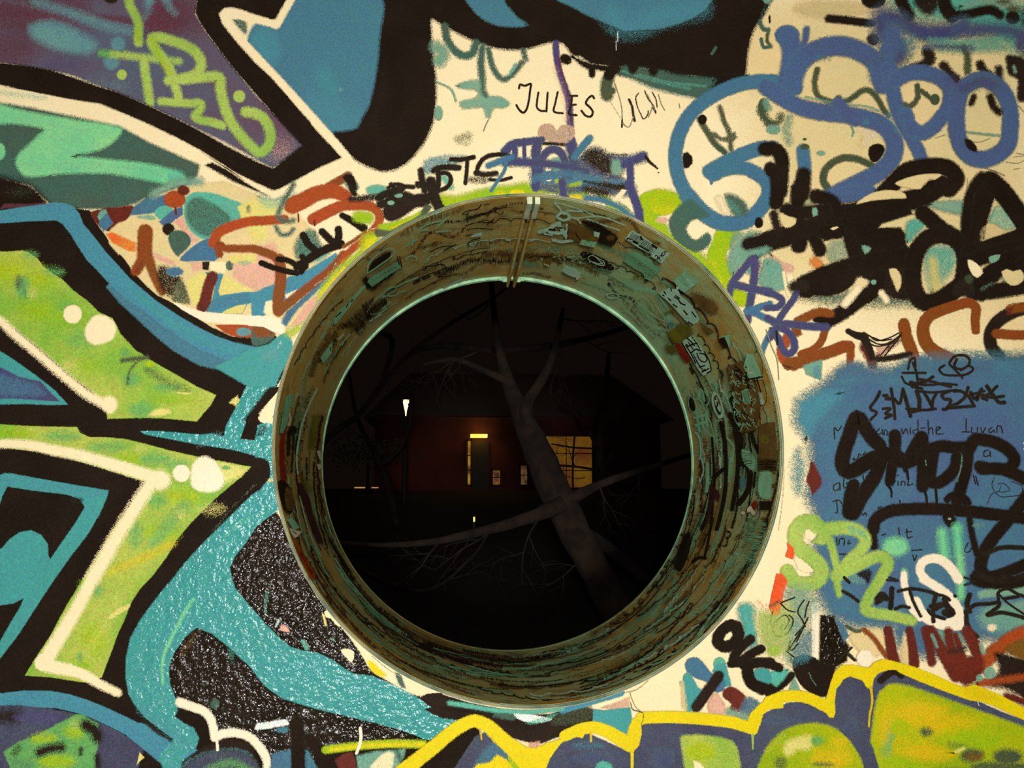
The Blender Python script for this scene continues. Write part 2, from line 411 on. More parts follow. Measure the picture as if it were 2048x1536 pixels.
(obj('mouth_rim', bm, pipe, [RIMP], label='thin cream painted lip around the near mouth of the pipe'))
bm = bmesh.new(); cf = C1+Vector((-.001, 0, -.0065))
annulus_rows(bm, [(R0-.0005, TD+.001, C1), (R0-.002, TD+.003, cf), (R0-.004, TD+.012, cf), (R0-.002, TD+.02, cf), (R0, TD+.02, C1)])
(obj('far_rim', bm, pipe, [PALE], label='pale worn lip around the far end of the pipe'))
def box(bm, c, s, rz=None):
    m = bmesh.ops.create_cube(bm, size=1)['verts']
    for v in m: v.co = Vector((c[0]+v.co.x*s[0], c[1]+v.co.y*s[1], c[2]+v.co.z*s[2]))
    return m
top = lambda y: axis(y).z+R0
def flange(x, name='joint_flange'):
    bm = bmesh.new(); n = 14; w = .0075
    rows = []
    for i in range(n+1):
        y = .004+(TD+.012-.004)*i/n; h = .008+.024*min(1, i/n*1.3); cx = axis(y).x+x-.012*0
        rows.append([bm.verts.new((cx+a*w/2, y, top(y)-b)) for a, b in ((-1, -.001), (-1, h-.002), (-.6, h), (.6, h), (1, h-.002), (1, -.001))])
    for a, b in zip(rows, rows[1:]):
        for k in range(6): bm.faces.new((a[k], a[(k+1) % 6], b[(k+1) % 6], b[k]))
    bm.faces.new(rows[0]); bm.faces.new(rows[-1][::-1])
    bmesh.ops.recalc_face_normals(bm, faces=bm.faces[:])
    return obj(name, bm, pipe, [STEEL])
f1 = flange(-.009); f2 = flange(.011)
def bolt(x0, dx, y, zo, rad=.0095, ln=.014):
    bm = bmesh.new(); c = Vector((axis(y).x+x0, y, top(y)-zo)); n = 6
    def disc(x, r, k, ph=0): return [bm.verts.new((c.x+x*dx, c.y+r*math.cos(2*math.pi*i/k+ph), c.z+r*math.sin(2*math.pi*i/k+ph))) for i in range(k)]
    A = disc(0, rad, n); B = disc(ln*.8, rad, n); E_ = disc(ln, rad*.82, n)
    for a, b in ((A, B), (B, E_)):
        for i in range(n): bm.faces.new((a[i], a[(i+1) % n], b[(i+1) % n], b[i]))
    bm.faces.new(E_[::-1])
    P1 = disc(ln, rad*.5, 12); P2 = disc(ln*1.7, rad*.5, 12); 
    for i in range(12): bm.faces.new((P1[i], P1[(i+1) % 12], P2[(i+1) % 12], P2[i]))
    bm.faces.new(P2[::-1]); bmesh.ops.recalc_face_normals(bm, faces=bm.faces[:])
    return obj('bolt', bm, pipe, [PALE], label='hexagonal bolt head on the joint flange at the far end')
bolt(-.0135, -1, TD-.012, .014); bolt(.0155, 1, TD-.012, .014)
# pale painted ends of two straps at the mouth of the joint
def strap(x):
    bm = bmesh.new(); rows = []
    for i in range(9):
        y = .001+.10*i/8; rows.append([bm.verts.new((axis(y).x+x+a*.0058, y, top(y)-b)) for a, b in ((-1, 0.0), (-1, .016), (1, .016), (1, 0.0))])
    for a, b in zip(rows, rows[1:]):
        for k in range(4): bm.faces.new((a[k], a[(k+1) % 4], b[(k+1) % 4], b[k]))
    bm.faces.new(rows[0]); bm.faces.new(rows[-1][::-1]); bmesh.ops.recalc_face_normals(bm, faces=bm.faces[:])
    return obj('strap', bm, pipe, [simple('strap_paint', 'D8D8B0', .5, ('A0B898', 20))], label='pale painted strap end at the top of the pipe mouth')
strap(-.006); strap(.012)
# ------------------------------------------------------------------ the dark garden behind the wall
BARK = simple('bark', '38281C', 1, ('1E150E', 9), bump=1, bscale=12)
def z_(x, y): return 640+x*.4817, 560+y*.4818
def limb(bm, path, seg=10):
    """path: (x, y, depth, radius_px) in the magnified view through the pipe, turned into real points"""
    Q = []
    for x, y, d, r in path:
        px, py = z_(x, y); Q.append((at(px, py, d), r*.4817*(d+DIST)/FOC))
    pts3 = []; n = len(Q)
    for i in range(n-1):
        p0 = Q[max(i-1, 0)]; p1 = Q[i]; p2 = Q[i+1]; p3 = Q[min(i+2, n-1)]
        for j in range(5):
            t = j/5; a = p1[0]; m1 = (p2[0]-p0[0])*.5; m2 = (p3[0]-p1[0])*.5
            h = (2*t**3-3*t*t+1, t**3-2*t*t+t, -2*t**3+3*t*t, t**3-t*t)
            pts3.append((p1[0]*h[0]+m1*h[1]+p2[0]*h[2]+m2*h[3], p1[1]+(p2[1]-p1[1])*t))
    pts3.append(Q[-1]); rings = []
    rr = random.Random(int(path[0][0]))
    for i, (p, r) in enumerate(pts3):
        d = (pts3[min(i+1, len(pts3)-1)][0]-pts3[max(i-1, 0)][0]).normalized()
        u = d.cross(Vector((0, 1, .1))).normalized(); v = d.cross(u)
        rings.append([bm.verts.new(p+(u*math.cos(2*math.pi*k/seg)+v*math.sin(2*math.pi*k/seg))*r*(1+rr.uniform(-.08, .08))) for k in range(seg)])
    for a, b in zip(rings, rings[1:]):
        for k in range(seg): bm.faces.new((a[k], a[(k+1) % seg], b[(k+1) % seg], b[k]))
    bm.faces.new(rings[0]); bm.faces.new(rings[-1][::-1])
def tree(label, trunk, branches, twigs, seed=1, base=None):
    t = bpy.data.objects.new('tree', None); C.objects.link(t); t['label'] = label; t['category'] = 'tree'; t['group'] = 'bare trees behind the wall'
    bm = bmesh.new(); limb(bm, trunk, 14); bmesh.ops.recalc_face_normals(bm, faces=bm.faces[:]); smooth(obj('trunk', bm, t, [BARK]))
    for b in branches:
        bm = bmesh.new(); limb(bm, b, 8); bmesh.ops.recalc_face_normals(bm, faces=bm.faces[:]); smooth(obj('branch', bm, t, [BARK]))
    rr = random.Random(seed); bm = bmesh.new()
    for x, y, d, ang, ln, r in twigs:
        def grow(x, y, d, ang, ln, r, lev):
            p = [(x, y, d, r)]
            for k in range(4):
                ang += rr.uniform(-.28, .28); x += math.cos(ang)*ln/4; y += math.sin(ang)*ln/4; d += rr.uniform(-.05, .05)
                p.append((x, y, d, r*(1-.2*(k+1))))
                if lev < 2 and rr.random() < .75: grow(x, y, d, ang+rr.choice((-1, 1))*rr.uniform(.4, 1.0), ln*.6, r*(.6-.08*k), lev+1)
            limb(bm, p, 5)
        grow(x, y, d, ang, ln, r, 0)
    bmesh.ops.recalc_face_normals(bm, faces=bm.faces[:])
    obj('twig', bm, t, [BARK], kind='stuff')
    return t
tree('leaning forked tree trunk crossing the view through the pipe',
     [(1420, 1960, 3.0, 80), (1290, 1500, 3.1, 68), (1150, 1220, 3.2, 62), (1040, 1010, 3.3, 66), (960, 840, 3.4, 66), (880, 660, 3.5, 56), (820, 520, 3.6, 38), (760, 350, 3.7, 22), (725, 150, 3.8, 14), (705, -60, 3.9, 8)],
     [[(1010, 930, 3.25, 36), (860, 990, 3.2, 26), (680, 1040, 3.1, 20), (480, 1085, 3.05, 14), (260, 1100, 3.0, 10), (60, 1085, 2.95, 7)],
      [(1020, 920, 3.3, 32), (1160, 850, 3.4, 18), (1330, 790, 3.5, 13), (1560, 720, 3.7, 8)],
      [(870, 640, 3.5, 34), (860, 520, 3.5, 26), (930, 400, 3.6, 20), (970, 300, 3.6, 15), (1010, 120, 3.7, 8)],
      [(1060, 1040, 3.25, 34), (1180, 1100, 3.5, 26), (1340, 1230, 3.8, 22), (1520, 1330, 4.0, 18)],
      [(780, 420, 3.65, 20), (690, 380, 3.6, 14), (560, 330, 3.6, 10), (430, 350, 3.5, 5)]],
     [(650, 300, 3.6, 2.9, 240, 4), (700, 100, 3.8, 2.2, 200, 4), (960, 300, 3.6, -.4, 260, 4), (500, 1085, 3.05, 2.2, 260, 5), (720, 1030, 3.1, 2.4, 300, 5),
      (900, 1000, 3.1, 1.9, 280, 5), (1160, 850, 3.4, 1.3, 240, 4), (1330, 790, 3.5, 1.4, 200, 4), (1100, 1150, 3.2, 2.6, 240, 4), (560, 330, 3.6, 2.0, 200, 4), (1000, 160, 3.7, .3, 240, 4)], 4)
tree('thin arching tree limbs crossing the top and left of the pipe view',
     [(-330, 1400, 4.6, 22), (-150, 900, 4.6, 20), (30, 660, 4.6, 14), (160, 560, 4.6, 12), (260, 430, 4.7, 11), (380, 300, 4.8, 10), (560, 170, 4.9, 8), (740, 60, 5.0, 6), (900, -80, 5.1, 5)],
     [[(380, 300, 4.8, 9), (520, 270, 4.8, 14), (700, 290, 4.8, 16), (900, 280, 4.8, 15), (1100, 245, 4.8, 12), (1330, 180, 4.9, 8)],
      [(250, 440, 4.7, 8), (300, 250, 4.7, 12), (180, 200, 4.7, 9), (60, 100, 4.8, 6)],
      [(-150, 900, 4.6, 12), (100, 1150, 4.5, 9), (420, 1290, 4.4, 7), (620, 1160, 4.4, 6), (700, 1050, 4.4, 5)]],
     [(380, 300, 4.8, .4, 240, 4), (450, 320, 4.8, 1.2, 220, 3), (260, 430, 4.7, -.3, 200, 3), (900, 280, 4.8, .9, 240, 4), (1100, 245, 4.8, .5, 220, 3), (420, 1290, 4.4, -.2, 260, 4), (600, 280, 4.8, 1.6, 200, 3), (1000, 270, 4.8, 1.8, 220, 3)], 9)
tree('slim dark tree trunk standing left in front of the low red building',
     [(330, 1080, 8.6, 14), (290, 880, 8.6, 15), (250, 770, 8.6, 13), (205, 680, 8.6, 11), (150, 560, 8.6, 8), (120, 380, 8.6, 5)],
     [[(250, 770, 8.6, 9), (330, 700, 8.7, 8), (370, 600, 8.7, 6), (390, 440, 8.7, 4)]],
     [(150, 560, 8.6, -2.0, 160, 3), (370, 600, 8.7, -1.3, 160, 3), (205, 680, 8.6, -2.6, 140, 3)], 5)
tree('dark tree with upright trunks right of the lit window',
     [(1180, 1020, 9.0, 24), (1170, 860, 9.0, 24), (1160, 700, 9.0, 20), (1180, 520, 9.0, 14), (1200, 300, 9.0, 8)],
     [[(1170, 800, 9.0, 12), (1240, 660, 9.0, 11), (1290, 500, 9.0, 7)], [(1160, 720, 9.0, 10), (1080, 560, 9.0, 6), (1000, 500, 9.0, 4)],
      [(1160, 790, 8.8, 5), (1060, 775, 8.6, 5), (960, 770, 8.5, 4), (860, 780, 8.5, 3)],
      [(1050, 860, 8.8, 4), (1050, 740, 8.8, 4), (1062, 600, 8.8, 4)], [(1140, 700, 8.8, 4), (1050, 695, 8.7, 4), (960, 680, 8.7, 3)]],
     [(1240, 660, 9.0, -1.2, 200, 3), (1060, 775, 8.6, -2.2, 130, 2.5), (1080, 560, 9.0, -1.9, 200, 3), (1100, 820, 8.7, 2.9, 120, 2), (960, 770, 8.5, -1.3, 110, 2)], 8)
# sloping lawn
g = bmesh.new(); n = 24; m = 20; rr = random.Random(3); grid = []
for i in range(n+1):
    y = TD+(40-TD)*(i/n)**1.6; row = []
    for j in range(m+1):
        x = -14+30*j/m; zz = .25+1.5*min(1, y/15.0)**.8+rr.uniform(-.02, .02)*min(1, y/4)
        row.append(g.verts.new((x, y, zz)))
    grid.append(row)
for i in range(n):
    for j in range(m): g.faces.new((grid[i][j], grid[i][j+1], grid[i+1][j+1], grid[i+1][j]))
smooth(obj('lawn', g, None, [simple('night_grass', '2E2A20', .95, ('1C1A12', 6), bump=.6, bscale=9)], kind='structure'))
# low building far behind
H = 15.0
def rect(bm, a, b, y0, y1):                 # pixel rectangle of the magnified view, between two depths
    p = at(*z_(*a), H); q = at(*z_(*b), H)
    box(bm, ((p.x+q.x)/2, (y0+y1)/2, (p.z+q.z)/2), (abs(q.x-p.x), y1-y0, abs(p.z-q.z)))
hs = bpy.data.objects.new('brick_house', None); C.objects.link(hs); hs['label'] = 'low dark red house beyond the trees with lit window and door'; hs['category'] = 'building'
bm = bmesh.new(); rect(bm, (230, 560), (1420, 930), H, H+5); obj('wall', bm, hs, [simple('red_render', '6A2E26', .9, ('3A1A16', .8))])
bm = bmesh.new(); p = at(*z_(180, 570), H); q = at(*z_(1470, 570), H)
vs = [bm.verts.new(v) for v in ((p.x, H-.03, p.z), (q.x, H-.03, p.z), (q.x, H+5.4, p.z), (p.x, H+5.4, p.z), (p.x+.8, H+2.5, p.z+1.3), (q.x-.8, H+2.5, p.z+1.3))]
for f in ((0, 1, 5, 4), (1, 2, 5), (2, 3, 4, 5), (3, 0, 4), (3, 2, 1, 0)): bm.faces.new([vs[i] for i in f])
obj('roof', bm, hs, [simple('dark_roof', '8A7A6C', .9)])
def emis(name, rgb, k, n2=None, sc=8):
    m = simple(name, rgb, .6, (n2 or rgb, sc)); nt = m.node_tree; bs = nt.nodes['Principled BSDF']
    src = bs.inputs['Base Color'].links[0].from_socket; nt.links.new(src, bs.inputs['Emission Color']); bs.inputs['Emission Strength'].default_value = k
    return m
FRM = simple('window_frame_paint', '2A2018', .7)
def window(x0, y0, x1, y1, nx, ny, mat, label=None, nm='window'):
    bm = bmesh.new(); t = 5
    rect(bm, (x0-t, y0-t), (x1+t, y0+1), H-.08, H+.02); rect(bm, (x0-t, y1-1), (x1+t, y1+t), H-.08, H+.02)
    rect(bm, (x0-t, y0-t), (x0+1, y1+t), H-.08, H+.02); rect(bm, (x1-1, y0-t), (x1+t, y1+t), H-.08, H+.02)
    for i in range(1, nx): c = x0+(x1-x0)*i/nx; rect(bm, (c-2, y0), (c+2, y1), H-.07, H)
    for i in range(1, ny): c = y0+(y1-y0)*i/ny; rect(bm, (x0, c-2), (x1, c+2), H-.07, H)
    w_ = obj(nm, bm, hs, [FRM], **({'label': label} if label else {}))
    for i in range(nx):
        for j in range(ny):
            bm = bmesh.new(); rect(bm, (x0+(x1-x0)*i/nx, y0+(y1-y0)*j/ny), (x0+(x1-x0)*(i+1)/nx, y0+(y1-y0)*(j+1)/ny), H-.03, H-.01)
            obj('pane', bm, w_, [mat])
window(915, 650, 1128, 862, 2, 3, emis('lit_pane', '70500C', .75, '5A2E10', 2.2), 'large lit yellow window half hidden by the leaning trunk')
window(612, 668, 626, 850, 1, 3, emis('side_pane', 'B08020', .8, '5A2A10', 5), 'narrow lit pane beside the dark door')
window(716, 790, 748, 850, 1, 2, emis('low_pane', '8A5424', .8, '3A2014', 8)); window(832, 770, 860, 850, 1, 2, emis('low_pane_dim', '6A4A2C', .8, '2A1A14', 8))
bm = bmesh.new(); rect(bm, (632, 672), (700, 880), H-.06, H); obj('door', bm, hs, [FRM])
bm = bmesh.new(); rect(bm, (624, 645), (692, 657), H-.35, H-.1); pl = obj('porch_lamp', bm, hs, [emis('lamp_glow', 'FFE060', 3.0, 'FFB030')], label='long glowing porch lamp above the dark door')
def pt(loc, e, col=(1, .45, .12), r=.05):
    l = bpy.data.lights.new('garden_point', 'POINT'); l.energy = e; l.color = col; l.shadow_soft_size = r
    o = bpy.data.objects.new('garden_point', l); C.objects.link(o); o.location = loc; return o
p = at(*z_(560, 700), H-.9); pt(p, .5); p = at(*z_(300, 640), H-1.0); pt(p, .35, (1, .3, .2)); p = at(*z_(1060, 640), H-.8); pt(p, .25)  # unseen point lights before the facade, the first near the porch lamp
# street lamp
def lathe(bm, prof, c, seg=16):
    rows = [[bm.verts.new((c[0]+r*math.cos(2*math.pi*k/seg), c[1]+r*math.sin(2*math.pi*k/seg), c[2]+zz)) for k in range(seg)] for r, zz in prof]
    for a, b in zip(rows, rows[1:]):
        for k in range(seg): bm.faces.new((a[k], a[(k+1) % seg], b[(k+1) % seg], b[k]))
    bm.faces.new(rows[0][::-1]); bm.faces.new(rows[-1]); bmesh.ops.recalc_face_normals(bm, faces=bm.faces[:])
lp = bpy.data.objects.new('lamp_post', None); C.objects.link(lp); lp['label'] = 'lit street lamp glowing yellow above the dark garden at left'; lp['category'] = 'lamp'
p = at(*z_(357, 515), 12.0)
bm = bmesh.new(); lathe(bm, [(.05, -2.2), (.03, -.3), (.008, -.2)], p); obj('pole', bm, lp, [FRM])
bm = bmesh.new(); lathe(bm, [(.004, -.22), (.014, -.12), (.035, -.04), (.05, .04), (.042, .07)], p); obj('lantern', bm, lp, [emis('lantern_glow', 'FFF0A0', 4.0, 'FFD860')], label='glowing teardrop lantern')
bm = bmesh.new(); lathe(bm, [(.075, .07), (.06, .10), (.01, .14)], p); obj('cap', bm, lp, [FRM])
for x, y, d, w_, h_, lab in ((165, 862, 13.5, .19, .022, 'wider glowing path light low at the far left'), (228, 862, 13.5, .12, .018, 'smaller glowing path light beside the wider one'), (640, 993, 7.0, .018, .05, 'tiny glowing block standing in for a light reflection below the house door')):  # the tiny last one stands in for a reflection
    q = at(*z_(x, y), d); r_ = bpy.data.objects.new('path_light', None); C.objects.link(r_); r_['label'] = lab; r_['category'] = 'lamp'; r_['group'] = 'small garden path lights'
    bm = bmesh.new(); box(bm, q, (w_, .04, h_)); obj('lens', bm, r_, [emis('path_glow', 'E8A860' if d > 10 else 'FFE070', .55 if d > 10 else 1.2)])
    bm = bmesh.new(); box(bm, (q.x, q.y+.03, q.z-.10-h_/2), (.02, .02, .2)); obj('stake', bm, r_, [FRM])
# pale shrub
sh = bpy.data.objects.new('shrub', None); C.objects.link(sh); sh['label'] = 'dim green shrub low at the left of the garden'; sh['category'] = 'shrub'
bm = bmesh.new(); rr = random.Random(5); c = at(*z_(200, 720), 13.0)
for i in range(420):
    d = Vector((rr.gauss(0, .42), rr.gauss(0, .2), rr.gauss(0, .13))); q = c+d; u = Vector((rr.uniform(-1, 1), rr.uniform(-1, 1), rr.uniform(-1, 1))).normalized()*.04; v = u.cross(Vector((rr.random(), rr.random(), rr.random()))).normalized()*.022
    bm.faces.new([bm.verts.new(q+e) for e in (-u, v, u, -v)])
obj('foliage', bm, sh, [simple('leaves', '4A5A34', .8)], kind='stuff')
bm = bmesh.new(); lathe(bm, [(.03, -.9), (.02, 0)], c); obj('stem', bm, sh, [BARK])
pt(at(*z_(200, 690), 12.2), .12, (.8, 1, .4))  # unseen greenish point light brightening the shrub
Film.surf = 'wall'
G('dim_wall_falloff', 'darker cream over the upper right wall, light falloff painted in')
T(3, 0)
P('sage', '-500,-60 2200,-60 2200,3000 1700,2700 1000,2500 300,2380 -100,2300 -300,1900 -100,1500 -160,900 -500,700', 420, .8)  # light falloff across the upper right wall put into a darker cream
# ================================================================== upper-left mural: arrow, blue field, black outline
K()
G('blue_mural_field', 'large mottled blue painted field at the upper left')
P('bluelt', '500,60 560,-20 790,-20 785,130 760,230 720,275 690,285 660,285 560,170 490,90', 6)
F('tealb', '515,60 548,60 560,90 562,110 540,140 515,110 500,80', 14, .6)
S('tealb', 60, '640,210 680,245 690,255', 50, .55); S('nearwhite', 8, '655,160 662,172 680,180', 10, .5); S('teal', 34, '646,150 660,175', 26, .4)
G('black_mural_outline', 'thick black painted outline with a rounded lobe, top centre')
F('black', '770,-30 768,20 760,70 756,120 748,170 738,210 722,240 715,255 690,262 668,264 664,270 680,295 700,312 715,324 740,336 765,344 790,340 812,328 835,305 855,275 868,240 873,200 872,150 866,95 863,45 864,40 880,48 905,62 935,78 965,90 990,97 1024,101 1060,98 1085,90 1108,85 1125,88 1136,100 1145,112 1160,114 1180,128 1205,132 1240,136 1260,140 1290,140 1320,145 1350,152 1400,156 1420,165 1435,185 1460,180 1490,155 1496,110 1505,70 1515,50 1530,30 1545,-30', 7)
S('soot', 14, '745,240 760,200 766,150', 22, .5)
G('blue_letter_fragment', 'blue painted wedge inside the black outline, top centre')
F('bluelt', '922,-20 935,5 955,30 985,48 1020,54 1048,53 1056,50 1035,35 1022,20 1010,5 1004,-20', 5)
G('blue_letter_bowl', 'wide blue painted bowl shape inside the black outline')
F('bluelt', '1100,-30 1115,0 1140,12 1170,28 1200,42 1230,55 1252,63 1280,60 1320,58 1365,45 1400,28 1418,10 1430,-30', 5)
S('tealb', 40, '1225,30 1250,55 1330,30 1400,15', 30, .5)
G('worn_teal_patch', 'worn dark teal patch on the black outline below the blue bowl')
F('black', '1140,110 1180,125 1290,135 1400,150 1500,150 1480,165 1440,175 1400,198 1370,190 1250,155 1190,140 1175,140', 6)
F('dteal', '1238,146 1252,132 1262,138 1285,136 1300,140 1325,142 1350,150 1400,155 1432,160 1420,175 1402,196 1370,194 1340,187 1300,176 1270,162', 8, .95)
for q in ('1245,142 1300,160 1380,178', '1280,150 1340,165 1410,172'): S('seagreen', 5, q, 6, .45)
T(2, 0); S('dteal', 22, '1600,430 1630,380', 12, .9)
S('gloss', 76, '420,470 440,480', 14); S('black', 60, '640,560 640,600', 14, w2=50)
S('dgreen', 90, '800,560 765,640 755,710 760,760', 22, w2=100); S('dgreen', 60, '760,760 800,725', 16); S('black', 88, '820,520 775,600', 16)
S('black', 62, '970,540 965,560', 20); S('black', 66, '1125,560 1130,575', 20)
S('nearwhite', 8, '845,255 846,330', 8, .7); S('nearwhite', 7, '832,330 834,400', 8, .6)
K()
G('purple_arrow', 'purple and maroon painted arrow at the upper left corner')
P('purple', '-30,-30 400,-30 392,30 410,60 512,190 616,291 546,338 450,285 300,214 140,150 0,126 -30,125', 6)
D('maroon', '60,20,130,70', 110, .7); D('maroon', '10,95,70,50', 70, .55); D('maroon', '330,35,70,55', 70, .75); D('purple', '250,10,60,30', 40, .6)
S('maroon', 12, '75,5 130,22 180,32 260,42', 10, .95); S('maroon', 9, '306,0 325,22 345,30', 8, .9); S('slate', 10, '-20,-4 60,8 120,20', 26, .5)
S('slate', 17, '70,4 110,16 170,36 215,52 262,64', 14, .85)
F('slate', '57,55 75,44 105,41 130,48 165,66 190,80 196,93 185,106 165,110 140,107 110,100 80,85 62,72', 14, .85)
D('slate', '236,88,15', 9, .8); D('slate', '223,124,16', 10, .8); S('slate', 19, '300,-10 295,20 288,40', 12, .75, w2=8); S('slate', 18, '333,-10 338,12 350,26', 12, .75, w2=10)
D('soot', '222,-2,14,9', 6)
D('violet', '130,130,50,22', 50, .4); D('slate', '210,175,60,18', 50, .35); D('pink', '560,300,30,26', 60, .35)
G('lime_tag', 'lime green painted tag letters over the purple arrow')
T(0, 0)
S('lime', 64, '1020,-40 1045,50 1080,120 1108,190 1105,280 1110,340', 22, w2=70); S('grass', 50, '1105,250 1110,320', 30, .6)
S('green', 62, '815,428 940,436 1100,455 1250,468', 26, .85); S('lime', 60, '900,436 1100,455 1300,480 1430,492', 24, .8); S('lime', 70, '1150,470 1165,600 1185,720 1200,825', 22, .95)
S('lime', 78, '1375,600 1330,500 1270,430 1220,350 1215,305 1270,300 1400,335 1520,385 1590,450 1608,530 1570,590 1480,625 1350,645', 22, .98); S('grass', 40, '1220,320 1300,500 1360,600', 30, .6)
S('lime', 78, '1355,642 1500,632 1680,615 1755,620 1765,720 1800,860 1850,980 1930,1090 2020,1180 2070,1220 2130,1190 2165,1120 2150,1020 2100,940 2030,905 1965,895', 22, .98)
S('lime', 66, '1395,680 1420,740 1430,800', 20); S('lime', 62, '1290,812 1400,820 1520,828 1610,830 1600,880 1555,930 1600,960 1690,975 1780,1005', 20); D('lime', '975,598,40 1915,772,48', 18)
K()
G('arrow_outline', 'black painted outline around the purple arrow')
P('black', '395,-30 392,12 390,25 396,40 410,62 460,130 512,190 560,245 603,291 546,336 512,322 450,290 400,261 350,235 290,207 230,182 190,170 140,152 100,139 50,130 0,125 -30,124 -30,168 0,170 50,182 125,197 200,215 260,245 330,285 400,325 470,365 552,400 630,352 690,315 655,280 600,220 540,145 470,70 448,40 447,27 462,24 512,38 552,52 600,-30', 5)
P('black', '395,-30 448,22 512,36 548,42 590,-30', 4)
P('soot', '466,40 512,50 552,60 570,40 575,50 550,80 560,110 512,95 480,60', 4, 0)
F('dteal', '465,38 480,38 492,42 495,55 492,70 478,58', 8, .8)
G('cream_arrow_line', 'cream painted line with sharp corners outlining the arrow')
K(0, 0, 1)
P('cream', '438,28 448,17 462,15 480,19 512,30 545,40 552,38 580,-14 598,-14 572,32 560,54 553,59 540,54 512,47 480,38 465,37 459,38 470,55 500,88 512,101 560,152 595,190 640,240 680,285 700,310 703,318 698,326 670,342 620,362 570,388 552,397 545,397 530,388 490,364 455,340 425,325 400,332 380,322 350,306 300,286 265,270 240,252 200,241 150,233 100,222 50,212 0,202 -20,200 -20,172 50,182 125,197 200,208 250,228 300,250 350,274 400,300 470,345 512,366 548,382 560,378 590,362 640,335 684,316 676,306 640,268 625,251 620,240 590,208 540,152 512,127 470,80 445,48', 4)
S('seagreen', 9, '-10,180 20,188 60,192 90,196', 10, .6)
# ------------------------------------------------------------------ mint and dark teal band
G('teal_mural_band', 'dark teal painted band under the cream arrow line')
P('dteal', '-30,200 60,215 240,252 300,285 400,330 396,350 385,366 370,380 330,392 300,402 265,412 215,420 165,418 110,420 60,372 -30,355', 6)
G('mint_brush_shape', 'mint green painted zigzag highlight on the dark teal band')
F('mint', '-20,208 40,220 100,231 160,241 220,250 244,258 240,270 225,285 205,298 180,305 148,312 170,314 230,320 280,325 330,335 355,342 370,352 372,366 350,372 320,366 270,356 220,348 160,347 110,349 70,354 50,352 38,340 31,325 38,308 55,292 75,272 88,260 70,254 30,248 -20,244', 7)
S('seagreen', 16, '60,235 130,260 160,280', 40, .4); S('haze', 14, '110,335 220,332 330,350', 22, .45); D('mint', '-4,303,15,18', 7); D('seagreen', '350,352,20,14', 16, .6)
G('black_mural_ground', 'broad black painted ground of the left mural letters')
F('black', '-30,352 30,358 70,375 95,402 110,420 60,424 -30,424', 14)
P('black', '-30,420 150,414 172,420 185,440 215,490 250,540 310,590 350,612 400,645 440,668 480,684 512,690 575,688 585,700 575,740 565,770 548,830 545,960 552,1020 570,1090 600,1160 650,1235 700,1300 750,1345 812,1385 870,1400 960,1430 960,1560 -30,1560', 5)
P('maroon', '10,407 60,408 95,404 90,410 30,416 0,418', 4, .9)
D('dgreen', '40,385,30,12', 30, .3)
G('lime_letter_upper', 'lime green painted letter bar with white dots, left edge')
T(0, 1)
P('limef', '-80,470 60,478 180,468 230,480 300,530 345,590 500,700 590,790 700,870 790,960 900,1010 940,1080 960,1130 1090,1270 1180,1320 1200,1340 1300,1400 1530,1530 1580,1560 1730,1625 1690,1700 1575,1836 1300,1811 1150,1806 860,1815 850,1740 800,1680 740,1600 600,1500 450,1370 300,1240 150,1120 0,1010 -80,950', 9)
D('grass', '60,640,170,110 330,700,130,90 300,950,150,90', 160, .7); D('green', '180,760,60,90', 60, .8); D('dgreen', '150,720,28,60', 50, .75); D('green', '520,930,90,60 430,640,90,40 250,500,60,26', 80, .6)
D('paley', '250,810,50,50 600,1400,120,80 1400,1700,160,60', 90, .45); D('grass', '480,1000,220,90 700,1400,120,60 1400,1670,200,60', 160, .5); D('green', '1000,1290,40,40 1130,1740,100,60 1050,1500,70,60 1350,1560,120,40', 70, .75)
D('green', '640,1180,120,80', 100, .5)
S('dteal', 30, '110,690 170,740 210,850', 40, .5); S('dgreen', 34, '975,1350 1080,1335 1180,1325', 20, .85); S('dgreen', 24, '1130,1330 1040,1430 1020,1536', 20, .7); S('dgreen', 60, '1190,1420 1300,1500 1500,1580', 50, .75, w2=30)
D('grass', '1200,1375,40,22', 24, .9); P('paley', '1390,1600 1540,1608 1500,1622 1430,1612', 10, .8); F('paley', '1190,1790 1240,1740 1330,1730 1370,1760 1300,1790', 24, .9)
S('cream', 62, '-60,990 0,1030 120,1140 300,1290 450,1420 600,1545 730,1640 850,1700', 30, w2=70); D('cream', '875,1700,66', 40); P('cream', '830,1700 930,1700 900,1770 868,1775', 20)
D('cream', '583,978,74', 18); F('cream', '680,1120 710,1040 770,985 840,990 910,1040 930,1110 900,1180 830,1210 760,1225 700,1190', 18)
G('teal_outline_stroke', 'long teal painted outline stroke curving above the lime bar')
P('bluelt', '850,760 960,890 1080,1000 1250,1160 1400,1280 1600,1390 1800,1435 1900,1445 2048,1425 2200,1400 2120,1330 1750,1260 1500,1110 1300,980 1150,850 1000,720 900,700', 16, .95)
P('tealb', '-80,155 0,150 180,120 350,100 430,85 520,90 590,115 640,180 670,260 740,340 830,450 930,560 1050,680 1180,790 1300,890 1450,1000 1600,1090 1750,1160 1900,1210 2048,1235 2200,1240 2300,1260 2340,1330 2250,1400 2048,1395 1900,1370 1750,1320 1600,1260 1450,1170 1300,1070 1150,950 1020,860 900,760 780,630 700,550 620,430 560,330 500,255 450,228 250,235 0,252 -80,255', 9)
S('teal', 60, '1100,820 1400,1060 1750,1230 2100,1300', 50, .7)
T(0, 2)
G('blue_triangle', 'small blue painted triangle with teal border, left edge')
P('teal', '-80,-300 0,-265 120,-190 300,-60 440,50 545,165 400,168 200,160 0,165 -80,165', 9)
P('indigo', '-80,-150 20,-130 150,-60 330,-20 400,60 485,140 300,130 100,118 0,120 -80,120', 14)
P('blue', '-80,-100 100,-60 300,0 380,80 300,105 0,100', 40, .6)
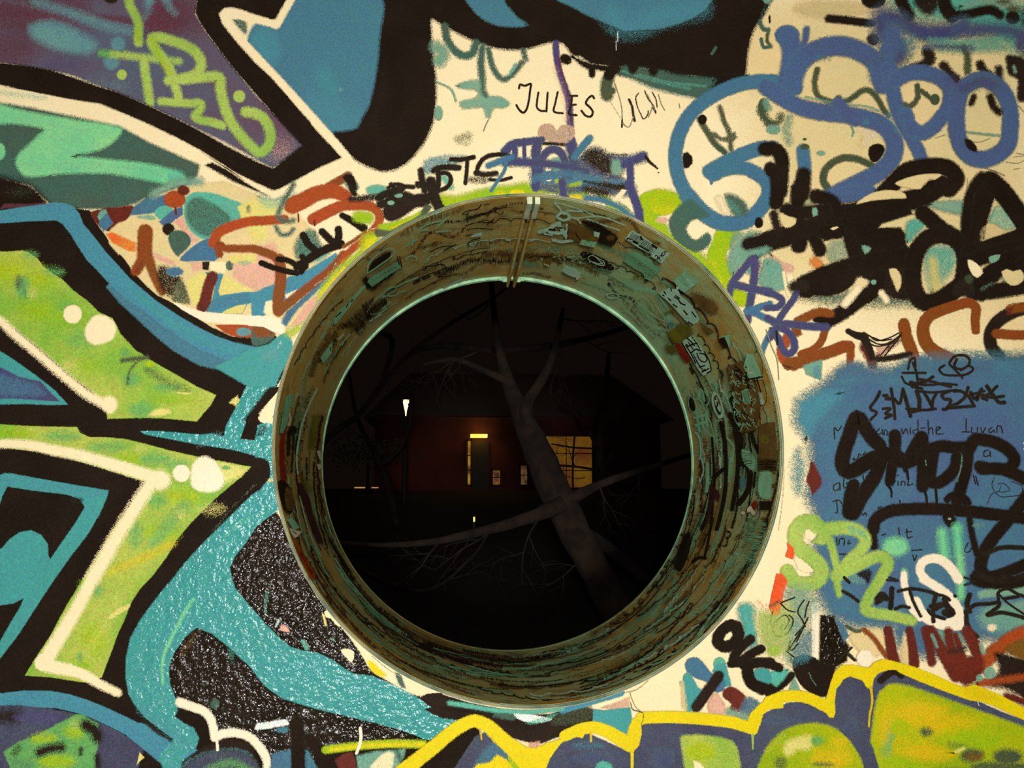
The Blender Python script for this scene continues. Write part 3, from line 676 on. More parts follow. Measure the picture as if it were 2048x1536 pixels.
G('lime_letter_lower', 'lime green painted letter hook with white highlights, lower left')
P('limef', '-80,318 200,335 420,342 620,345 640,390 720,425 850,425 1000,440 1150,475 1350,530 1550,575 1750,615 2010,662 1940,735 1850,810 1720,920 1640,1000 1530,1110 1420,1240 1330,1390 1220,1536 1120,1640 1050,1750 1000,1880 940,2010 890,2150 840,2280 815,2345 700,2390 560,2370 400,2345 200,2332 280,2200 400,2020 540,1760 700,1500 900,1170 1165,785 900,700 600,610 300,540 -80,500', 8)
D('grass', '100,390,160,30 1050,600,160,50 1450,900,160,70 1300,1200,140,80 700,1600,60,30 750,2050,110,140 650,2250,100,70', 110, .7)
D('green', '500,420,160,40 850,500,160,40 1250,600,140,60 1400,640,120,50 1080,1200,60,120 1250,930,90,60 780,1650,60,60', 100, .7)
S('green', 90, '1480,980 1350,1130 1230,1280', 70, .85); S('gold', 50, '1380,1270 1200,1370 1000,1450 860,1510', 50, .8); S('paley', 60, '960,1700 820,1950 700,2150', 100, .5); P('paley', '1050,1750 950,1790 850,1880 900,1880 1030,1800', 16, .8)
D('paley', '1700,1000,120,60 1120,520,60,30 1450,1050,60,60', 90, .4); P('paley', '1760,620 1990,670 1930,740 1800,800 1760,740', 50, .75); D('green', '1810,670,40,18', 20, .8); D('green', '640,2190,26,50', 40, .7)
S('cream', 62, '-60,475 80,478 250,490 450,535 620,565 850,630 1050,690 1240,750', 24, w2=100); S('cream', 100, '1220,770 1120,930 980,1150 850,1370 740,1560', 40, w2=110); S('cream', 92, '745,1550 620,1790 470,2040 360,2220', 26, w2=110)
S('cream', 108, '350,2240 440,2265 560,2290', 20, w2=90); S('cream', 88, '540,2280 680,2330 800,2400 945,2470', 20, w2=60); P('cream', '280,2210 330,2150 420,2140 400,2250 340,2300 285,2270', 14)
D('cream', '1275,770,92,80', 60, .95)
G('white_dot', 'small round white painted dot on the lime hook'); D('white', '1453,715,68', 20)
G('white_dot', 'large lumpy white painted dot on the tip of the lime hook'); F('white', '1540,650 1590,590 1650,580 1710,610 1770,690 1795,760 1780,820 1720,860 1630,865 1560,840 1525,790 1530,720', 22)
G('teal_letter_frame', 'teal painted frame with a rounded dome inside, lower left')
P('teal', '-80,800 -10,735 40,712 90,715 280,750 560,800 870,852 860,900 800,1040 700,1210 560,1390 440,1560 320,1740 160,1990 0,2200 -80,2300', 9)
P('tealb', '-80,800 -10,735 40,712 90,715 280,750 560,800 870,852 860,900 690,905 500,880 50,815 -80,1000', 14, .5)
P('black', '-80,1010 0,960 20,900 60,820 250,850 540,885 640,920 680,985 600,1120 500,1260 405,1400 388,1370 385,1280 330,1205 250,1170 160,1185 80,1240 20,1310 -80,1380', 9)
D('soot', '620,930,50,26', 40, .7)
P('black', '-80,1790 40,1765 110,1755 190,1715 160,1790 80,1920 0,2060 -80,2100', 9)
T(0, 3)
G('teal_letter_arc', 'teal painted arc sweeping along the lower left edge')
P('tealb', '-80,960 0,938 200,915 400,918 560,945 700,990 850,1050 1000,1120 1100,1170 1180,1180 1400,1310 1600,1400 1440,1560 1290,1560 1200,1450 1100,1350 1000,1265 850,1190 720,1130 600,1090 450,1055 300,1055 150,1035 -80,1045', 9)
G('teal_letter_loop', 'big teal painted loop and diagonal bar, lower left of the pipe')
T(0, 2)
P('tealg', '1380,1560 1480,1430 1600,1300 1720,1180 1860,1040 2000,900 2060,860 2200,790 2230,760 2235,900 2245,1000 2210,1020 2060,1140 1960,1280 1880,1380 1840,1470 1860,1560 1890,1640 1980,1750 2048,1826 2140,1935 2250,2040 2330,2105 2420,2130 2540,2148 2650,2200 2780,2290 2830,2318 2980,2335 3180,2420 3330,2500 3480,2600 3700,2625 3800,2640 3620,2780 3480,2850 3380,2840 3250,2785 3000,2710 2800,2665 2500,2590 2270,2520 2150,2440 2048,2360 2048,2330 1960,2230 1850,2120 1700,2000 1580,1955 1480,2030 1400,2140 1360,2260 1365,2400 1400,2490 1425,2560 1420,2620 1400,2660 1470,2710 1550,2750 1595,2830 1570,2910 1490,2970 1450,3060 1300,3100 1270,2980 1350,2880 1380,2845 1280,2760 1160,2670 1080,2570 1030,2480 1005,2340 1008,2200 1040,2040 1120,1890 1230,1740 1310,1640', 12)
S('tealb', 90, '1150,2600 1350,2790 1480,2880', 60, .5)
S('ink', 34, '1150,2690 1260,2780 1370,2845', 16, .85)
S('mint', 30, '1545,1725 1470,1840 1400,1980 1330,2120 1300,2230 1305,2400', 14, .8, w2=20)
F('teal', '1640,1400 1600,1500 1560,1680 1650,1700 1700,1500', 40, .4)
S('mint', 40, '2080,1020 1900,1130 1800,1240 1730,1340', 50, .5, w2=14)
G('teal_fork_stroke', 'teal painted forked strokes between the lime hook and the pipe')
P('tealg', '1120,375 1300,378 1600,405 1700,395 1790,420 1810,330 1870,220 1930,100 1980,0 2010,-90 2048,-160 2300,-330 2350,-300 2330,-170 2250,-30 2150,60 2048,200 1990,260 1930,430 2048,448 2120,400 2180,330 2230,345 2225,560 2050,575 1900,535 1700,500 1560,480 1300,430 1160,405', 9)
S('slate', 60, '1600,480 1760,400', 50, .4)
P('paley', '1900,90 1920,130 1890,180 1830,150', 14, .8)
P('cream', '2280,0 2048,250 2080,300 2120,320 2210,340 2230,250 2260,120 2290,0', 6)
F('tealg', '2060,340 2120,310 2180,320 2210,350 2210,560 2200,760 2190,950 2110,1060 2050,1140 2048,900 2100,820 2160,740 2150,640 2048,600', 8)
F('black', '2060,360 2100,330 2140,325 2130,400 2060,420', 16, .5); S('black', 66, '1990,290 2060,200 2150,80 2240,-30 2290,-110', 20, .95)
P('black', '1925,440 1960,340 2048,200 2080,250 2048,300 2060,360 2040,450', 12)
F('black', '2030,640 2048,590 2120,600 2155,640 2130,700 2080,740 2030,780', 12); P('paley', '2140,760 2200,750 2205,775 2150,790', 10, .7)
S('ghost', 16, '1700,1180 1850,1000 2048,800', 40, .4)
# glossy black panels around the teal loop
G('glossy_black_panel', 'rough glossy black painted panel at the lower left of the pipe')
P('gloss', '2048,1150 2130,1080 2220,1030 2260,1100 2300,1200 2360,1330 2440,1536 2540,1700 2650,1850 2800,2030 2900,2180 2960,2290 2980,2320 2830,2306 2780,2280 2650,2190 2540,2140 2420,2125 2330,2095 2250,2030 2140,1925 2048,1815 1980,1740 1890,1630 1860,1550 1850,1470 1890,1390 1970,1280', 10)
P('seagreen', '2110,1740 2130,1650 2160,1660 2140,1760 2120,1900', 16, .4)
F('cream', '2410,1990 2390,1940 2250,1960 2240,1960 2240,1970 2250,1975', 4, 0)
T(1, 3)
F('pink', '190,430 200,395 235,390 265,425 270,450 235,445', 8, .95); S('nearwhite', 22, '160,400 180,360 200,345', 14, .5); S('seagreen', 30, '375,520 400,560 410,580', 16, .8)
F('cream', '545,290 575,265 610,275 640,320 685,380 670,410 640,390 600,340 560,330', 7); S('paley', 20, '540,310 550,350 560,390', 10, .8)
F('cream', '680,590 740,582 785,610 785,650 770,690 795,720 760,690 720,650', 7); S('haze', 14, '600,500 625,515', 10, .8)
P('cream', '820,520 870,570 1000,660 1130,740 1250,800 1400,880 1480,920 1440,935 1340,950 1290,955 1240,920 1200,880 1140,780 1120,850 1140,870 1080,850 1000,800 900,700 850,610', 6)
F('yellow', '890,670 940,690 980,730 1050,800 1000,805 940,770 900,720', 16, .95); F('dteal', '1110,760 1150,770 1190,870 1200,900 1160,890', 14, .9)
S('pencil', 7, '930,640 1050,740 1150,800', 5, .8)
P('soot', '1320,965 1370,940 1480,930 1500,950 1700,1010 2048,1080 2048,1180 1900,1150 1700,1095 1500,1080 1370,1030', 8)
G('glossy_black_panel', 'black painted drops inside the big teal loop')
T(0, 3)
F('gloss', '1570,420 1640,445 1740,510 1830,600 1850,700 1900,690 1960,690 2048,790 2110,870 2200,950 2420,1040 2700,1110 3000,1180 3250,1250 3380,1310 3350,1340 2700,1360 2560,1380 2500,1500 2200,1560 2048,1380 1900,1250 1750,1270 1680,1130 1560,1060 1430,1000 1380,900 1355,780 1370,680 1430,580 1500,480', 9)
S('seagreen', 40, '1850,600 1860,690', 40, .6, w2=10); S('ochre', 46, '1560,470 1500,560 1460,620', 50, .45); D('dteal', '1720,1020,34,40', 30, .7)
# ------------------------------------------------------------------ bottom left corner
G('navy_lime_fragment', 'navy ground with a lime green house-like shape, bottom left corner')
P('navy', '-80,1035 150,1032 400,1060 620,1105 750,1150 950,1240 1110,1350 1290,1500 1300,1600 -80,1600', 9)
D('soot', '60,1120,160,70', 100, .8); D('violet', '300,1130,200,50', 60, .6)
P('green', '30,1405 140,1330 300,1270 450,1190 600,1110 660,1105 790,1180 800,1300 775,1400 770,1600 110,1600', 12)
D('grass', '350,1300,110,40 450,1480,160,70 600,1240,90,60', 90, .8); D('lime', '620,1180,70,50', 60, .6)
S('soot', 70, '320,1410 400,1380 490,1370', 40, .9); S('soot', 90, '690,1190 760,1240 780,1290', 40, .95); S('soot', 50, '120,1420 150,1370', 40, .7); S('soot', 34, '650,1380 645,1420', 20, .8); S('soot', 50, '780,1440 790,1540', 30, .8)
S('dteal', 60, '100,1480 250,1520', 60, .6)
P('black', '1150,1390 1290,1500 1320,1600 1090,1600', 14); P('paley', '1120,1410 1155,1450 1095,1510', 8)
P('soot', '1460,1480 1600,1380 1800,1300 2000,1330 2100,1600 1440,1600', 14); F('bluelt', '1480,1480 1640,1400 1850,1370 2000,1410 2050,1560 1440,1560', 20, .5); F('navy', '1500,1500 1700,1400 1900,1400 2048,1480 2060,1600 1440,1600', 30, .8); S('green', 60, '1650,1560 1850,1490 2000,1560', 40, .6)
G('cream_squiggle', 'cream painted squiggle with drip, bottom left')
S('white', 70, '1440,1010 1540,1045 1630,1080 1690,1150 1710,1230 1715,1290', 14, w2=60); S('white', 66, '1720,1290 1790,1260 1900,1255 2000,1290 2080,1370 2135,1470 2145,1600', 14); S('white', 22, '1738,1320 1742,1390', 8)
P('white', '1670,1200 1745,1200 1740,1330 1700,1320', 8)
T(1, 3)
G('bottom_layered_patch', 'layered teal and blue scraps along the bottom left')
F('nearwhite', '0,1185 80,1170 250,1150 270,1180 150,1210 60,1225 -10,1225', 12, .9); F('bluelt', '150,1230 200,1205 260,1215 250,1250 180,1250', 12, .8)
P('panel', '130,1420 290,1380 300,1600 100,1600', 20, .9); P('bluelt', '380,1370 420,1400 530,1600 370,1600', 14, .9)
S('black', 110, '330,1180 340,1350 340,1600', 20); S('black', 90, '430,1300 500,1400 620,1560', 20)
P('haze', '800,1440 950,1400 1060,1390 1200,1380 1180,1460 1130,1600 820,1600', 20, .9); P('cream', '920,1510 1000,1430 1060,1400 1110,1420 1100,1500 1060,1600 900,1600', 16, .8)
P('dred', '630,1470 700,1420 770,1400 800,1480 810,1600 700,1600', 16); S('dteal', 40, '1130,1400 1160,1480', 20, .8)
G('lime_line', 'thin lime yellow painted line, bottom left of the yellow outline'); S('grass', 62, '560,1390 700,1370 900,1350 1100,1340 1340,1345', 14); S('yellow', 30, '600,1385 900,1355 1340,1345', 20, .7)
G('white_drip', 'short white paint drip under the teal bar'); S('white', 24, '835,1215 840,1290 830,1350 805,1415', 8)
# ================================================================== left-middle patchwork of scraps between mural and pipe
T(0, 1)
G('layered_paint_patch', 'patchwork of pink, yellow, orange and blue old paint beside the big teal stroke')
P('sage', '1000,130 1300,0 1500,-60 1800,-80 2048,20 2300,100 2500,300 2600,500 2700,700 2600,900 2300,1100 2048,1200 1900,1190 1700,1100 1500,1000 1300,860 1100,700 900,500 750,300 740,150', 30)
P('black', '640,140 720,150 780,260 840,340 900,430 1000,540 1070,640 1180,760 1260,830 1350,870 1500,960 1660,1060 1800,1150 1900,1180 2048,1180 2240,1200 2230,1240 2048,1240 1850,1190 1650,1100 1450,1000 1250,870 1050,700 850,480 730,320 650,200', 8)
P('dred', '720,160 860,130 1060,110 1100,130 1000,240 900,330 820,300 760,240', 12); F('haze', '780,200 800,160 850,140 860,170 800,230', 10); P('blue', '790,250 830,190 860,175 910,250 870,290 830,320', 10)
P('panel', '1040,190 1080,110 1180,50 1320,20 1380,60 1350,150 1250,170 1130,185', 14); D('seagreen', '1320,170,80,60', 16); D('haze', '1170,210,80,30', 30, .8)
P('panel', '1270,240 1380,150 1460,110 1470,180 1400,230 1330,290', 12); P('sage', '950,250 1100,210 1260,240 1300,320 1350,420 1400,520 1300,520 1240,400 1100,500 950,500 880,420 860,340 900,290', 16)
P('orange', '850,340 900,320 1090,410 1090,480 1030,475 900,410', 14); P('vermil', '850,340 900,330 960,360 950,410 900,400', 10, .6); P('pink', '1230,480 1400,560 1420,600 1350,580 1240,530', 18)
D('soot', '1350,300,50', 20); P('pink', '1390,240 1470,190 1490,260 1560,340 1600,390 1540,420 1450,300', 12); F('dteal', '1350,350 1400,310 1480,320 1530,380 1520,430 1460,490 1430,520 1370,450', 12)
F('seagreen', '1480,60 1540,10 1700,10 1850,60 1950,110 1940,200 1870,290 1800,330 1700,380 1600,370 1510,290 1475,200 1470,120', 14); F('dteal', '1500,90 1560,40 1650,60 1760,120 1850,210 1840,290 1740,340 1640,360 1540,300 1490,200', 24, .75); S('haze', 60, '1230,20 1400,-60 1600,-80', 40, .8); P('paley', '1900,120 2048,40 2048,230 1940,270 1880,280 1930,200', 14, .9); D('dteal', '2000,140,30,40', 20, .7)
F('blue', '1600,400 1680,370 1740,390 1740,540 1620,555 1440,545 1480,490', 12); 
S('rust', 118, '1165,320 1160,420 1160,520', 14); S('rust', 84, '1150,520 1110,600 1090,630', 16); S('rust', 84, '1175,480 1210,600 1260,720 1300,800', 16, w2=66); S('dred', 30, '1130,570 1095,640', 24, .6)
D('red', '1400,60,88,70', 18); D('dred', '1470,-10,50,40', 20); S('dred', 16, '1405,130 1410,180', 8)
F('soot', '1260,600 1350,600 1450,680 1480,760 1470,840 1380,850 1300,800', 30, .8); D('blue', '1400,640,70,40', 24, .9); F('dgreen', '1450,700 1500,780 1520,900 1480,900 1370,860', 20, .8)
P('paley', '1510,700 1600,650 1680,640 1660,760 1600,900 1560,920 1500,780', 12); P('paley', '1780,670 2048,800 1960,790 1740,830 1760,740', 8); P('pink', '1520,560 1620,560 1620,620 1540,640', 10, .8); P('cream', '1680,560 1820,560 1800,650 1690,630', 6); P('soot', '1620,560 1680,560 1670,630 1620,620', 8)
D('dteal', '1840,590,34,40', 12, .85); P('pink', '1870,570 2048,570 2300,650 2300,760 2048,800 1860,680', 20, .95); P('paley', '1830,510 2048,500 2100,560 1850,570', 8); D('haze', '1960,570,60,20', 30, .6)
P('tealb', '1640,640 1790,660 1750,790 1760,830 1960,800 2048,800 2150,790 2150,900 2048,880 1980,900 1940,980 1760,970 1650,960 1640,930 1700,860 1720,760', 8); P('blue', '1700,860 1960,800 2048,820 2048,880 1800,930 1700,960 1650,950', 16, .6)
P('paley', '1800,950 1900,910 1970,900 1940,975 1780,970', 8)
S('dred', 88, '1700,680 1670,760 1640,880 1620,920', 12)
P('white', '1380,880 1520,930 1640,965 1780,975 2048,990 2180,990 2250,1020 2285,1080 2290,1130 2250,1140 2180,1100 2100,1060 2048,1070 1800,1055 1650,1040 1560,1000 1470,950', 8)
P('red', '1720,1065 1900,1062 2048,1070 2140,1100 2200,1130 2215,1165 2048,1180 1900,1165 1800,1130', 8); D('slate', '1950,1120,60,34', 14); S('black', 34, '1720,1110 1850,1170 2048,1190 2130,1210 2200,1170', 10)
T(1, 1)
G('orange_brush_letters', 'rust red painted looping letters left of the pipe top')
P('pink', '0,440 150,400 200,520 200,700 100,760 0,780', 30, .9); F('haze', '330,380 430,300 500,400 600,480 500,560 350,560', 30, .9); P('paley', '-40,60 140,60 220,150 100,240 100,360 0,420 -60,330', 30, .85)
F('seagreen', '0,20 150,40 300,-10 350,60 200,140 60,120', 40, .5); P('cream', '60,0 160,-10 230,20 150,60', 20, .8)
P('tealb', '-40,820 60,770 140,740 260,680 420,620 520,560 640,490 660,520 600,620 450,740 320,830 240,880 120,930 60,1000 -30,1050', 14); P('panel', '240,960 420,800 560,660 700,560 730,570 650,700 500,790 330,950 240,1080 200,1050', 16, .9)
P('cream', '60,960 80,880 150,860 160,1000 100,1000', 12, .9); P('cream', '230,820 330,780 300,850 240,860', 14, .8)
P('teal', '-330,1400 -60,1262 100,1218 200,1140 250,1120 290,1200 300,1260 270,1350 200,1450 160,1560 -60,1560', 16); S('nearwhite', 20, '200,1200 170,1260', 30, .4); D('slate', '120,1300,80,60', 60, .5); P('gloss', '150,1560 240,1440 300,1300 310,1340 240,1480 200,1560', 10)
F('pink', '420,880 500,830 520,920 480,1000 380,1060 280,1080 330,1000', 14); P('cream', '370,1100 450,1060 420,1150 330,1270 240,1450 190,1560 170,1560 280,1330 310,1200', 6)
S('grass', 70, '270,1130 330,1100 450,1060', 40, .7, w2=40)
F('dteal', '-20,1065 60,1070 150,1120 140,1170 60,1220 -20,1230', 14); F('rust', '-20,1080 60,1080 120,1110 150,1140 100,1160 0,1160', 24, .9); P('white', '-60,995 30,990 120,1010 200,1060 230,1110 200,1135 140,1120 60,1080 -60,1070', 8)
T(1, 1)
S('red', 80, '-340,410 -300,330 -200,280 -60,240 100,230 230,220', 12, w2=70); S('rust', 60, '-290,500 -300,420 -250,450 -150,455 -20,455', 14); S('rust', 66, '-20,455 60,480 150,520 200,580', 12)
S('rust', 86, '190,540 200,700 180,860 180,950', 12, w2=90); S('rust', 74, '180,960 300,860 450,740 600,620 700,500', 14, w2=60)
S('rust', 96, '280,120 400,60 560,-20 640,-70 740,-130', 14, w2=60); S('red', 130, '290,110 380,70 500,10 640,0 720,40', 14, w2=100)
S('red', 92, '460,220 600,150 700,110 820,110 920,120 980,170 985,240 930,320 860,390 760,470 690,560', 12, w2=50)
S('nearwhite', 7, '920,300 980,285', 5, .6); S('nearwhite', 8, '640,570 600,650 470,750', 12, .5); S('dred', 12, '340,180 342,240', 6); S('dred', 14, '470,230 470,270', 8)
G('black_marker_word', 'black felt marker word crossing the rust letters left of the pipe')
F('dteal', '300,440 330,370 400,310 470,300 530,420 560,440 500,520 350,560 310,520', 24, .7); S('dteal', 40, '300,-60 180,200 250,240 300,230', 24, .8); S('dteal', 34, '160,280 200,340 260,340 300,300', 20, .8)
S('black', 46, '45,570 120,600 240,635 330,650', 8); S('black', 46, '180,540 260,550 330,590 400,600', 10); S('black', 60, '380,350 420,420 480,470', 10); S('black', 56, '530,320 600,390 640,430', 10); S('black', 56, '660,300 660,370 620,430', 10)
S('black', 66, '330,600 450,520 560,460 680,420', 10); S('black', 50, '370,520 400,580 360,640', 10)
S('black', 46, '690,190 780,240 860,290', 10, w2=66); S('rust', 26, '700,440 800,380 880,320', 12)
K()
# ================================================================== top middle: green halo, ghost letters, thin writing
G('lime_halo', 'yellow green sprayed halo around the top and sides of the pipe')
T(1, 1)
S('grass', 130, '1480,90 1600,100 1750,60 1900,20 2048,0 2150,-20', 40, w2=100); S('yellow', 60, '1940,30 2048,20 2100,10', 30, .7); F('grass', '980,270 1100,240 1250,190 1350,140 1400,160 1350,230 1200,320 1080,370 980,350', 20); S('yellow', 60, '1080,330 1250,270 1380,180', 30, .7)
S('grass', 150, '920,400 880,520 760,600 650,690 570,780 540,860', 50, w2=70); S('grass', 90, '820,200 900,210', 30, .9); F('grass', '780,170 850,160 930,180 930,240 880,260 800,230', 24, .9); P('yellow', '880,380 960,350 970,480 880,550 830,560', 20, .6); S('yellow', 60, '700,640 580,770 550,880', 40, .7); S('lime', 60, '560,900 480,1000 420,1070', 40, .7)
T(2, 1)
S('grass', 110, '0,0 200,-10 380,-10 560,20', 40, .9); D('yellow', '510,50,64,40 40,10,60,30', 24, .8); F('grass', '660,10 760,30 830,80 930,130 940,200 860,215 760,180 700,150 750,120 720,60', 20, .85)
F('grass', '1000,60 1040,20 1150,-20 1280,0 1370,50 1380,110 1320,150 1220,190 1100,190 1020,130', 20); D('grass', '1200,60,150,80', 60, .8); S('yellow', 60, '1150,150 1280,150', 50, .6)
S('grass', 110, '1080,210 1180,290 1220,370 1330,460', 30); S('grass', 130, '1180,380 1350,460 1480,560 1650,700 1700,800', 50, .95, w2=160)
F('grass', '1560,500 1600,400 1650,290 1780,310 1830,330 1760,420 1710,520 1770,620 1740,700 1720,780 1680,840 1600,720', 20); F('grass', '1700,820 1800,780 1900,840 1890,900 1800,920 1700,880', 20); S('yellow', 50, '1600,560 1740,860', 60, .5); S('orange', 30, '1560,560 1600,640', 60, .5); D('pink', '1200,230,50,24', 30, .8)
P('cream', '1100,440 1200,540 1350,690 1500,820 1700,990 1830,1160 1990,1480 2060,1560 2060,900 1960,1010 1850,1000 1700,920 1600,760 1590,600 1440,580 1350,500 1230,390', 14, 0)
K()
G('dark_ghost_letters', 'faded dark teal painted letters under the top black outline')
T(1, 0)
S('dteal', 60, '1510,220 1530,320 1580,400 1660,450 1730,430 1760,350', 20, .9); S('haze', 90, '1440,380 1500,420 1470,490', 50, .8); S('dteal', 56, '1810,380 1800,500 1810,640', 24, .85); S('dteal', 44, '1860,400 1880,500 1920,590 1980,640 2048,600 2130,500', 20, .85)
F('haze', '1600,690 1750,640 1820,660 1850,760 1960,780 2030,830 1980,870 1900,870 1870,950 1840,940 1820,870 1650,870 1630,820 1740,790 1780,750 1740,720 1680,720', 24, .9); S('dteal', 46, '1810,640 1820,740 1850,790', 24, .8); D('haze', '1900,820,110,40', 40, .8); S('ghost', 10, '1860,960 1840,1000 1820,1050', 6); S('haze', 20, '1450,660 1560,720 1600,810', 14, .7); D('haze', '1460,910,36,60', 16, .8)
S('pencil', 60, '1620,1120 1700,1090', 40, .5); D('ghost', '1670,1130,60,50', 40, .35)
F('tealb', '1340,1290 1450,1250 1600,1240 1700,1260 1600,1330 1450,1340 1350,1380', 60, .6); F('tealb', '1300,1380 1340,1320 1400,1290 1560,1290 1500,1360 1400,1400', 40, .6); F('seagreen', '880,1510 1000,1480 1060,1510 1000,1560 900,1560', 20, .8); S('dteal', 80, '740,1430 760,1470 780,1500', 20, .95); S('seagreen', 40, '1500,1420 1560,1500', 30, .8)
F('black', '690,1420 720,1395 770,1400 800,1450 800,1530 770,1530 730,1470', 12, .9)
T(2, 0)
S('dteal', 40, '90,410 110,480', 20, .8); S('seagreen', 26, '30,520 -20,600', 14, .7)
S('dgreen', 36, '1660,860 1690,960 1740,1080 1750,1200', 20, .8); F('dgreen', '1560,1060 1620,1060 1680,1100 1780,1060 1800,1100 1760,1140 1640,1120', 26, .7); S('dgreen', 46, '1500,960 1560,1060 1620,1150 1700,1220', 16, .9)
D('dgreen', '2010,850,44,60', 20, .9); S('dgreen', 60, '1985,880 2020,950 2090,1010', 30, .8)
D('black', '1520,960,36,40', 10); F('black', '1370,1230 1400,1220 1435,1250 1440,1310 1410,1345 1370,1350', 10)
G('maroon_drip_line', 'thin purple painted line running down through the name')
S('violet', 46, '350,350 355,450 380,580 420,700 450,800 460,900 465,1000 470,1100 490,1160', 14, w2=54); S('maroon', 20, '375,460 400,600 450,760 470,980 480,1120', 12, .7); S('pink', 60, '340,560 420,780 440,1000', 40, .25)
G('ghost_heart', 'faint grey brown painted heart under the name')
F('pink', '205,1050 230,1005 290,990 335,1010 355,1050 385,1010 440,1000 490,1020 505,1070 480,1120 440,1180 330,1150 240,1110 205,1090', 10, .75)
F('ghost', '205,1050 230,1005 290,990 335,1010 355,1050 385,1010 440,1000 490,1020 505,1070 480,1120 440,1180 330,1150 240,1110 205,1090', 10, .35)
G('written_name', 'black marker name JULES written on the cream wall')
S('ink', 16, '55,710 65,680 100,690 150,675 145,720 135,800 115,880 90,905 60,885 35,845', 6); S('ink', 15, '210,745 200,810 200,865 230,890 270,890', 6); S('ink', 15, '285,745 280,800 275,895', 6); S('ink', 15, '365,740 345,830 335,895 405,910', 6)
S('ink', 16, '465,770 520,770', 6); S('ink', 16, '480,775 470,850 455,915 515,925', 6); S('ink', 15, '470,845 510,840', 6); S('ink', 16, '655,790 640,770 610,790 590,830 620,860 645,900 630,935 590,930 555,890', 6)
G('scribbled_word', 'faint scratchy marker scribble right of the name')
S('pencil', 8, '810,640 850,760 875,860 880,960 880,1020', 6); S('ink', 14, '880,960 878,1020', 6, .9); S('ink', 18, '935,800 960,860 970,930 980,970', 10, .9); S('pencil', 8, '880,990 930,1020 970,940', 6)
for i, q in enumerate(('1010,750 990,780 1000,850 1030,920 1050,955 1080,930 1090,890', '1080,760 1100,800 1120,850 1090,940', '1060,730 1090,800 1130,850 1150,910 1120,860', '1170,760 1190,830 1220,885', '1120,740 1150,800 1160,860')):
    S('ink' if i % 2 == 0 else 'pencil', 9, q, 7, .8)
S('pencil', 8, '1335,835 1340,865', 6); S('pencil', 5, '780,810 850,920 900,1000', 5, .5); S('ink', 9, '535,510 540,514', 4)
G('blue_black_tag', 'smudged blue black tag of interlaced letters above the pipe')
T(2, 0)
F('indigo', '600,1190 700,1180 760,1220 950,1240 1050,1220 1080,1290 960,1330 880,1400 980,1480 1000,1560 600,1560 300,1560 150,1480 160,1350 400,1330 520,1260', 40, .75)
F('blue', '160,1380 400,1370 560,1400 800,1440 960,1440 980,1540 820,1536 560,1500 380,1480 160,1460', 30, .8)
F('soot', '600,1200 700,1200 780,1260 860,1300 880,1400 740,1400 620,1330 560,1260', 40, .8); F('haze', '800,1280 870,1290 870,1400 800,1400', 24, .8); F('soot', '560,1450 700,1440 800,1470 960,1480 960,1540 700,1500', 30, .8)
F('cream', '260,1340 300,1325 315,1370 270,1375', 8); F('cream', '200,1360 230,1360 235,1390 210,1390', 8); F('haze', '310,1280 370,1260 400,1310 380,1370 330,1370', 14); F('cream', '890,1400 920,1390 920,1430 890,1420', 8); F('grass', '340,1440 420,1440 400,1470 340,1470', 16, .8); F('grass', '430,1490 560,1450 560,1480 460,1500', 16, .7); F('cream', '270,1450 320,1440 300,1455', 6)
S('indigo', 66, '-60,1220 0,1160 100,1140 240,1120', 14, w2=50); S('ink', 28, '240,1150 340,1155 440,1165 510,1185', 10, .8); S('indigo', 44, '20,1180 25,1300', 12); S('indigo', 30, '95,1120 100,1290', 8); S('indigo', 74, '200,1140 190,1280 195,1420 190,1500', 16)
S('indigo', 60, '220,1380 235,1280 290,1210 350,1200 400,1240 430,1330 420,1400', 14); S('indigo', 80, '470,1170 490,1300 460,1400', 24); S('spo', 54, '620,1110 560,1180 500,1260', 14); S('indigo', 70, '-60,1300 60,1300 200,1310 400,1330 600,1380', 24, .9); 
S('spo', 50, '170,1440 300,1400 500,1400 700,1440', 30, .8); S('indigo', 66, '1050,1250 960,1290 900,1320', 20); S('indigo', 56, '940,1290 945,1400 950,1536', 14); S('ink', 26, '1070,1260 1100,1300 1150,1340', 8, w2=14); D('ink', '1160,1350,9 1170,1385,6', 4); 
S('soot', 14, '760,1240 920,1245', 10, .7)
T(2, 1)
S('indigo', 60, '400,-80 405,0 420,50', 16); S('spo', 66, '590,60 680,60 800,100 870,140 940,200 1010,240', 30, .85); S('indigo', 66, '930,-60 980,60 1010,150 1020,240', 14); S('soot', 60, '600,-20 750,10', 40, .8); P('cream', '800,70 880,-20 920,-10 870,50 820,80', 10, .9)
D('soot', '720,-30,120,30', 40, .6)
G('black_marker_letters', 'thin black painted letters running up to the pipe top')
T(1, 0)
S('ink', 36, '1560,1280 1640,1280 1740,1262', 8); S('ink', 30, '1690,1270 1685,1370 1675,1470', 8); S('ink', 34, '2030,1250 1930,1240 1840,1260 1790,1310 1770,1370 1800,1400 1900,1390', 10); S('ink', 40, '1920,1390 1860,1400 1760,1390', 16); S('ink', 26, '1870,1440 1960,1445 2040,1425', 8)
S('ink', 46, '1420,1370 1450,1350 1540,1340 1620,1345', 12); S('ink', 40, '1455,1350 1460,1450 1450,1530', 10); S('ink', 34, '1460,1530 1530,1500 1560,1440 1530,1390 1470,1390', 10); S('ink', 50, '1320,1370 1330,1450 1350,1530', 14); S('ink', 56, '1300,1480 1400,1480', 14)
S('ink', 36, '1080,1480 1130,1520 1180,1500', 10); S('ink', 34, '1160,1540 1190,1500 1260,1500', 10); S('spo', 26, '2000,1270 1990,1360 1940,1440 1880,1530', 10); S('spo', 46, '2048,1260 1960,1290 1860,1330', 16)
D('soot', '1780,1440,110,36', 40, .5)
T(1, 1)
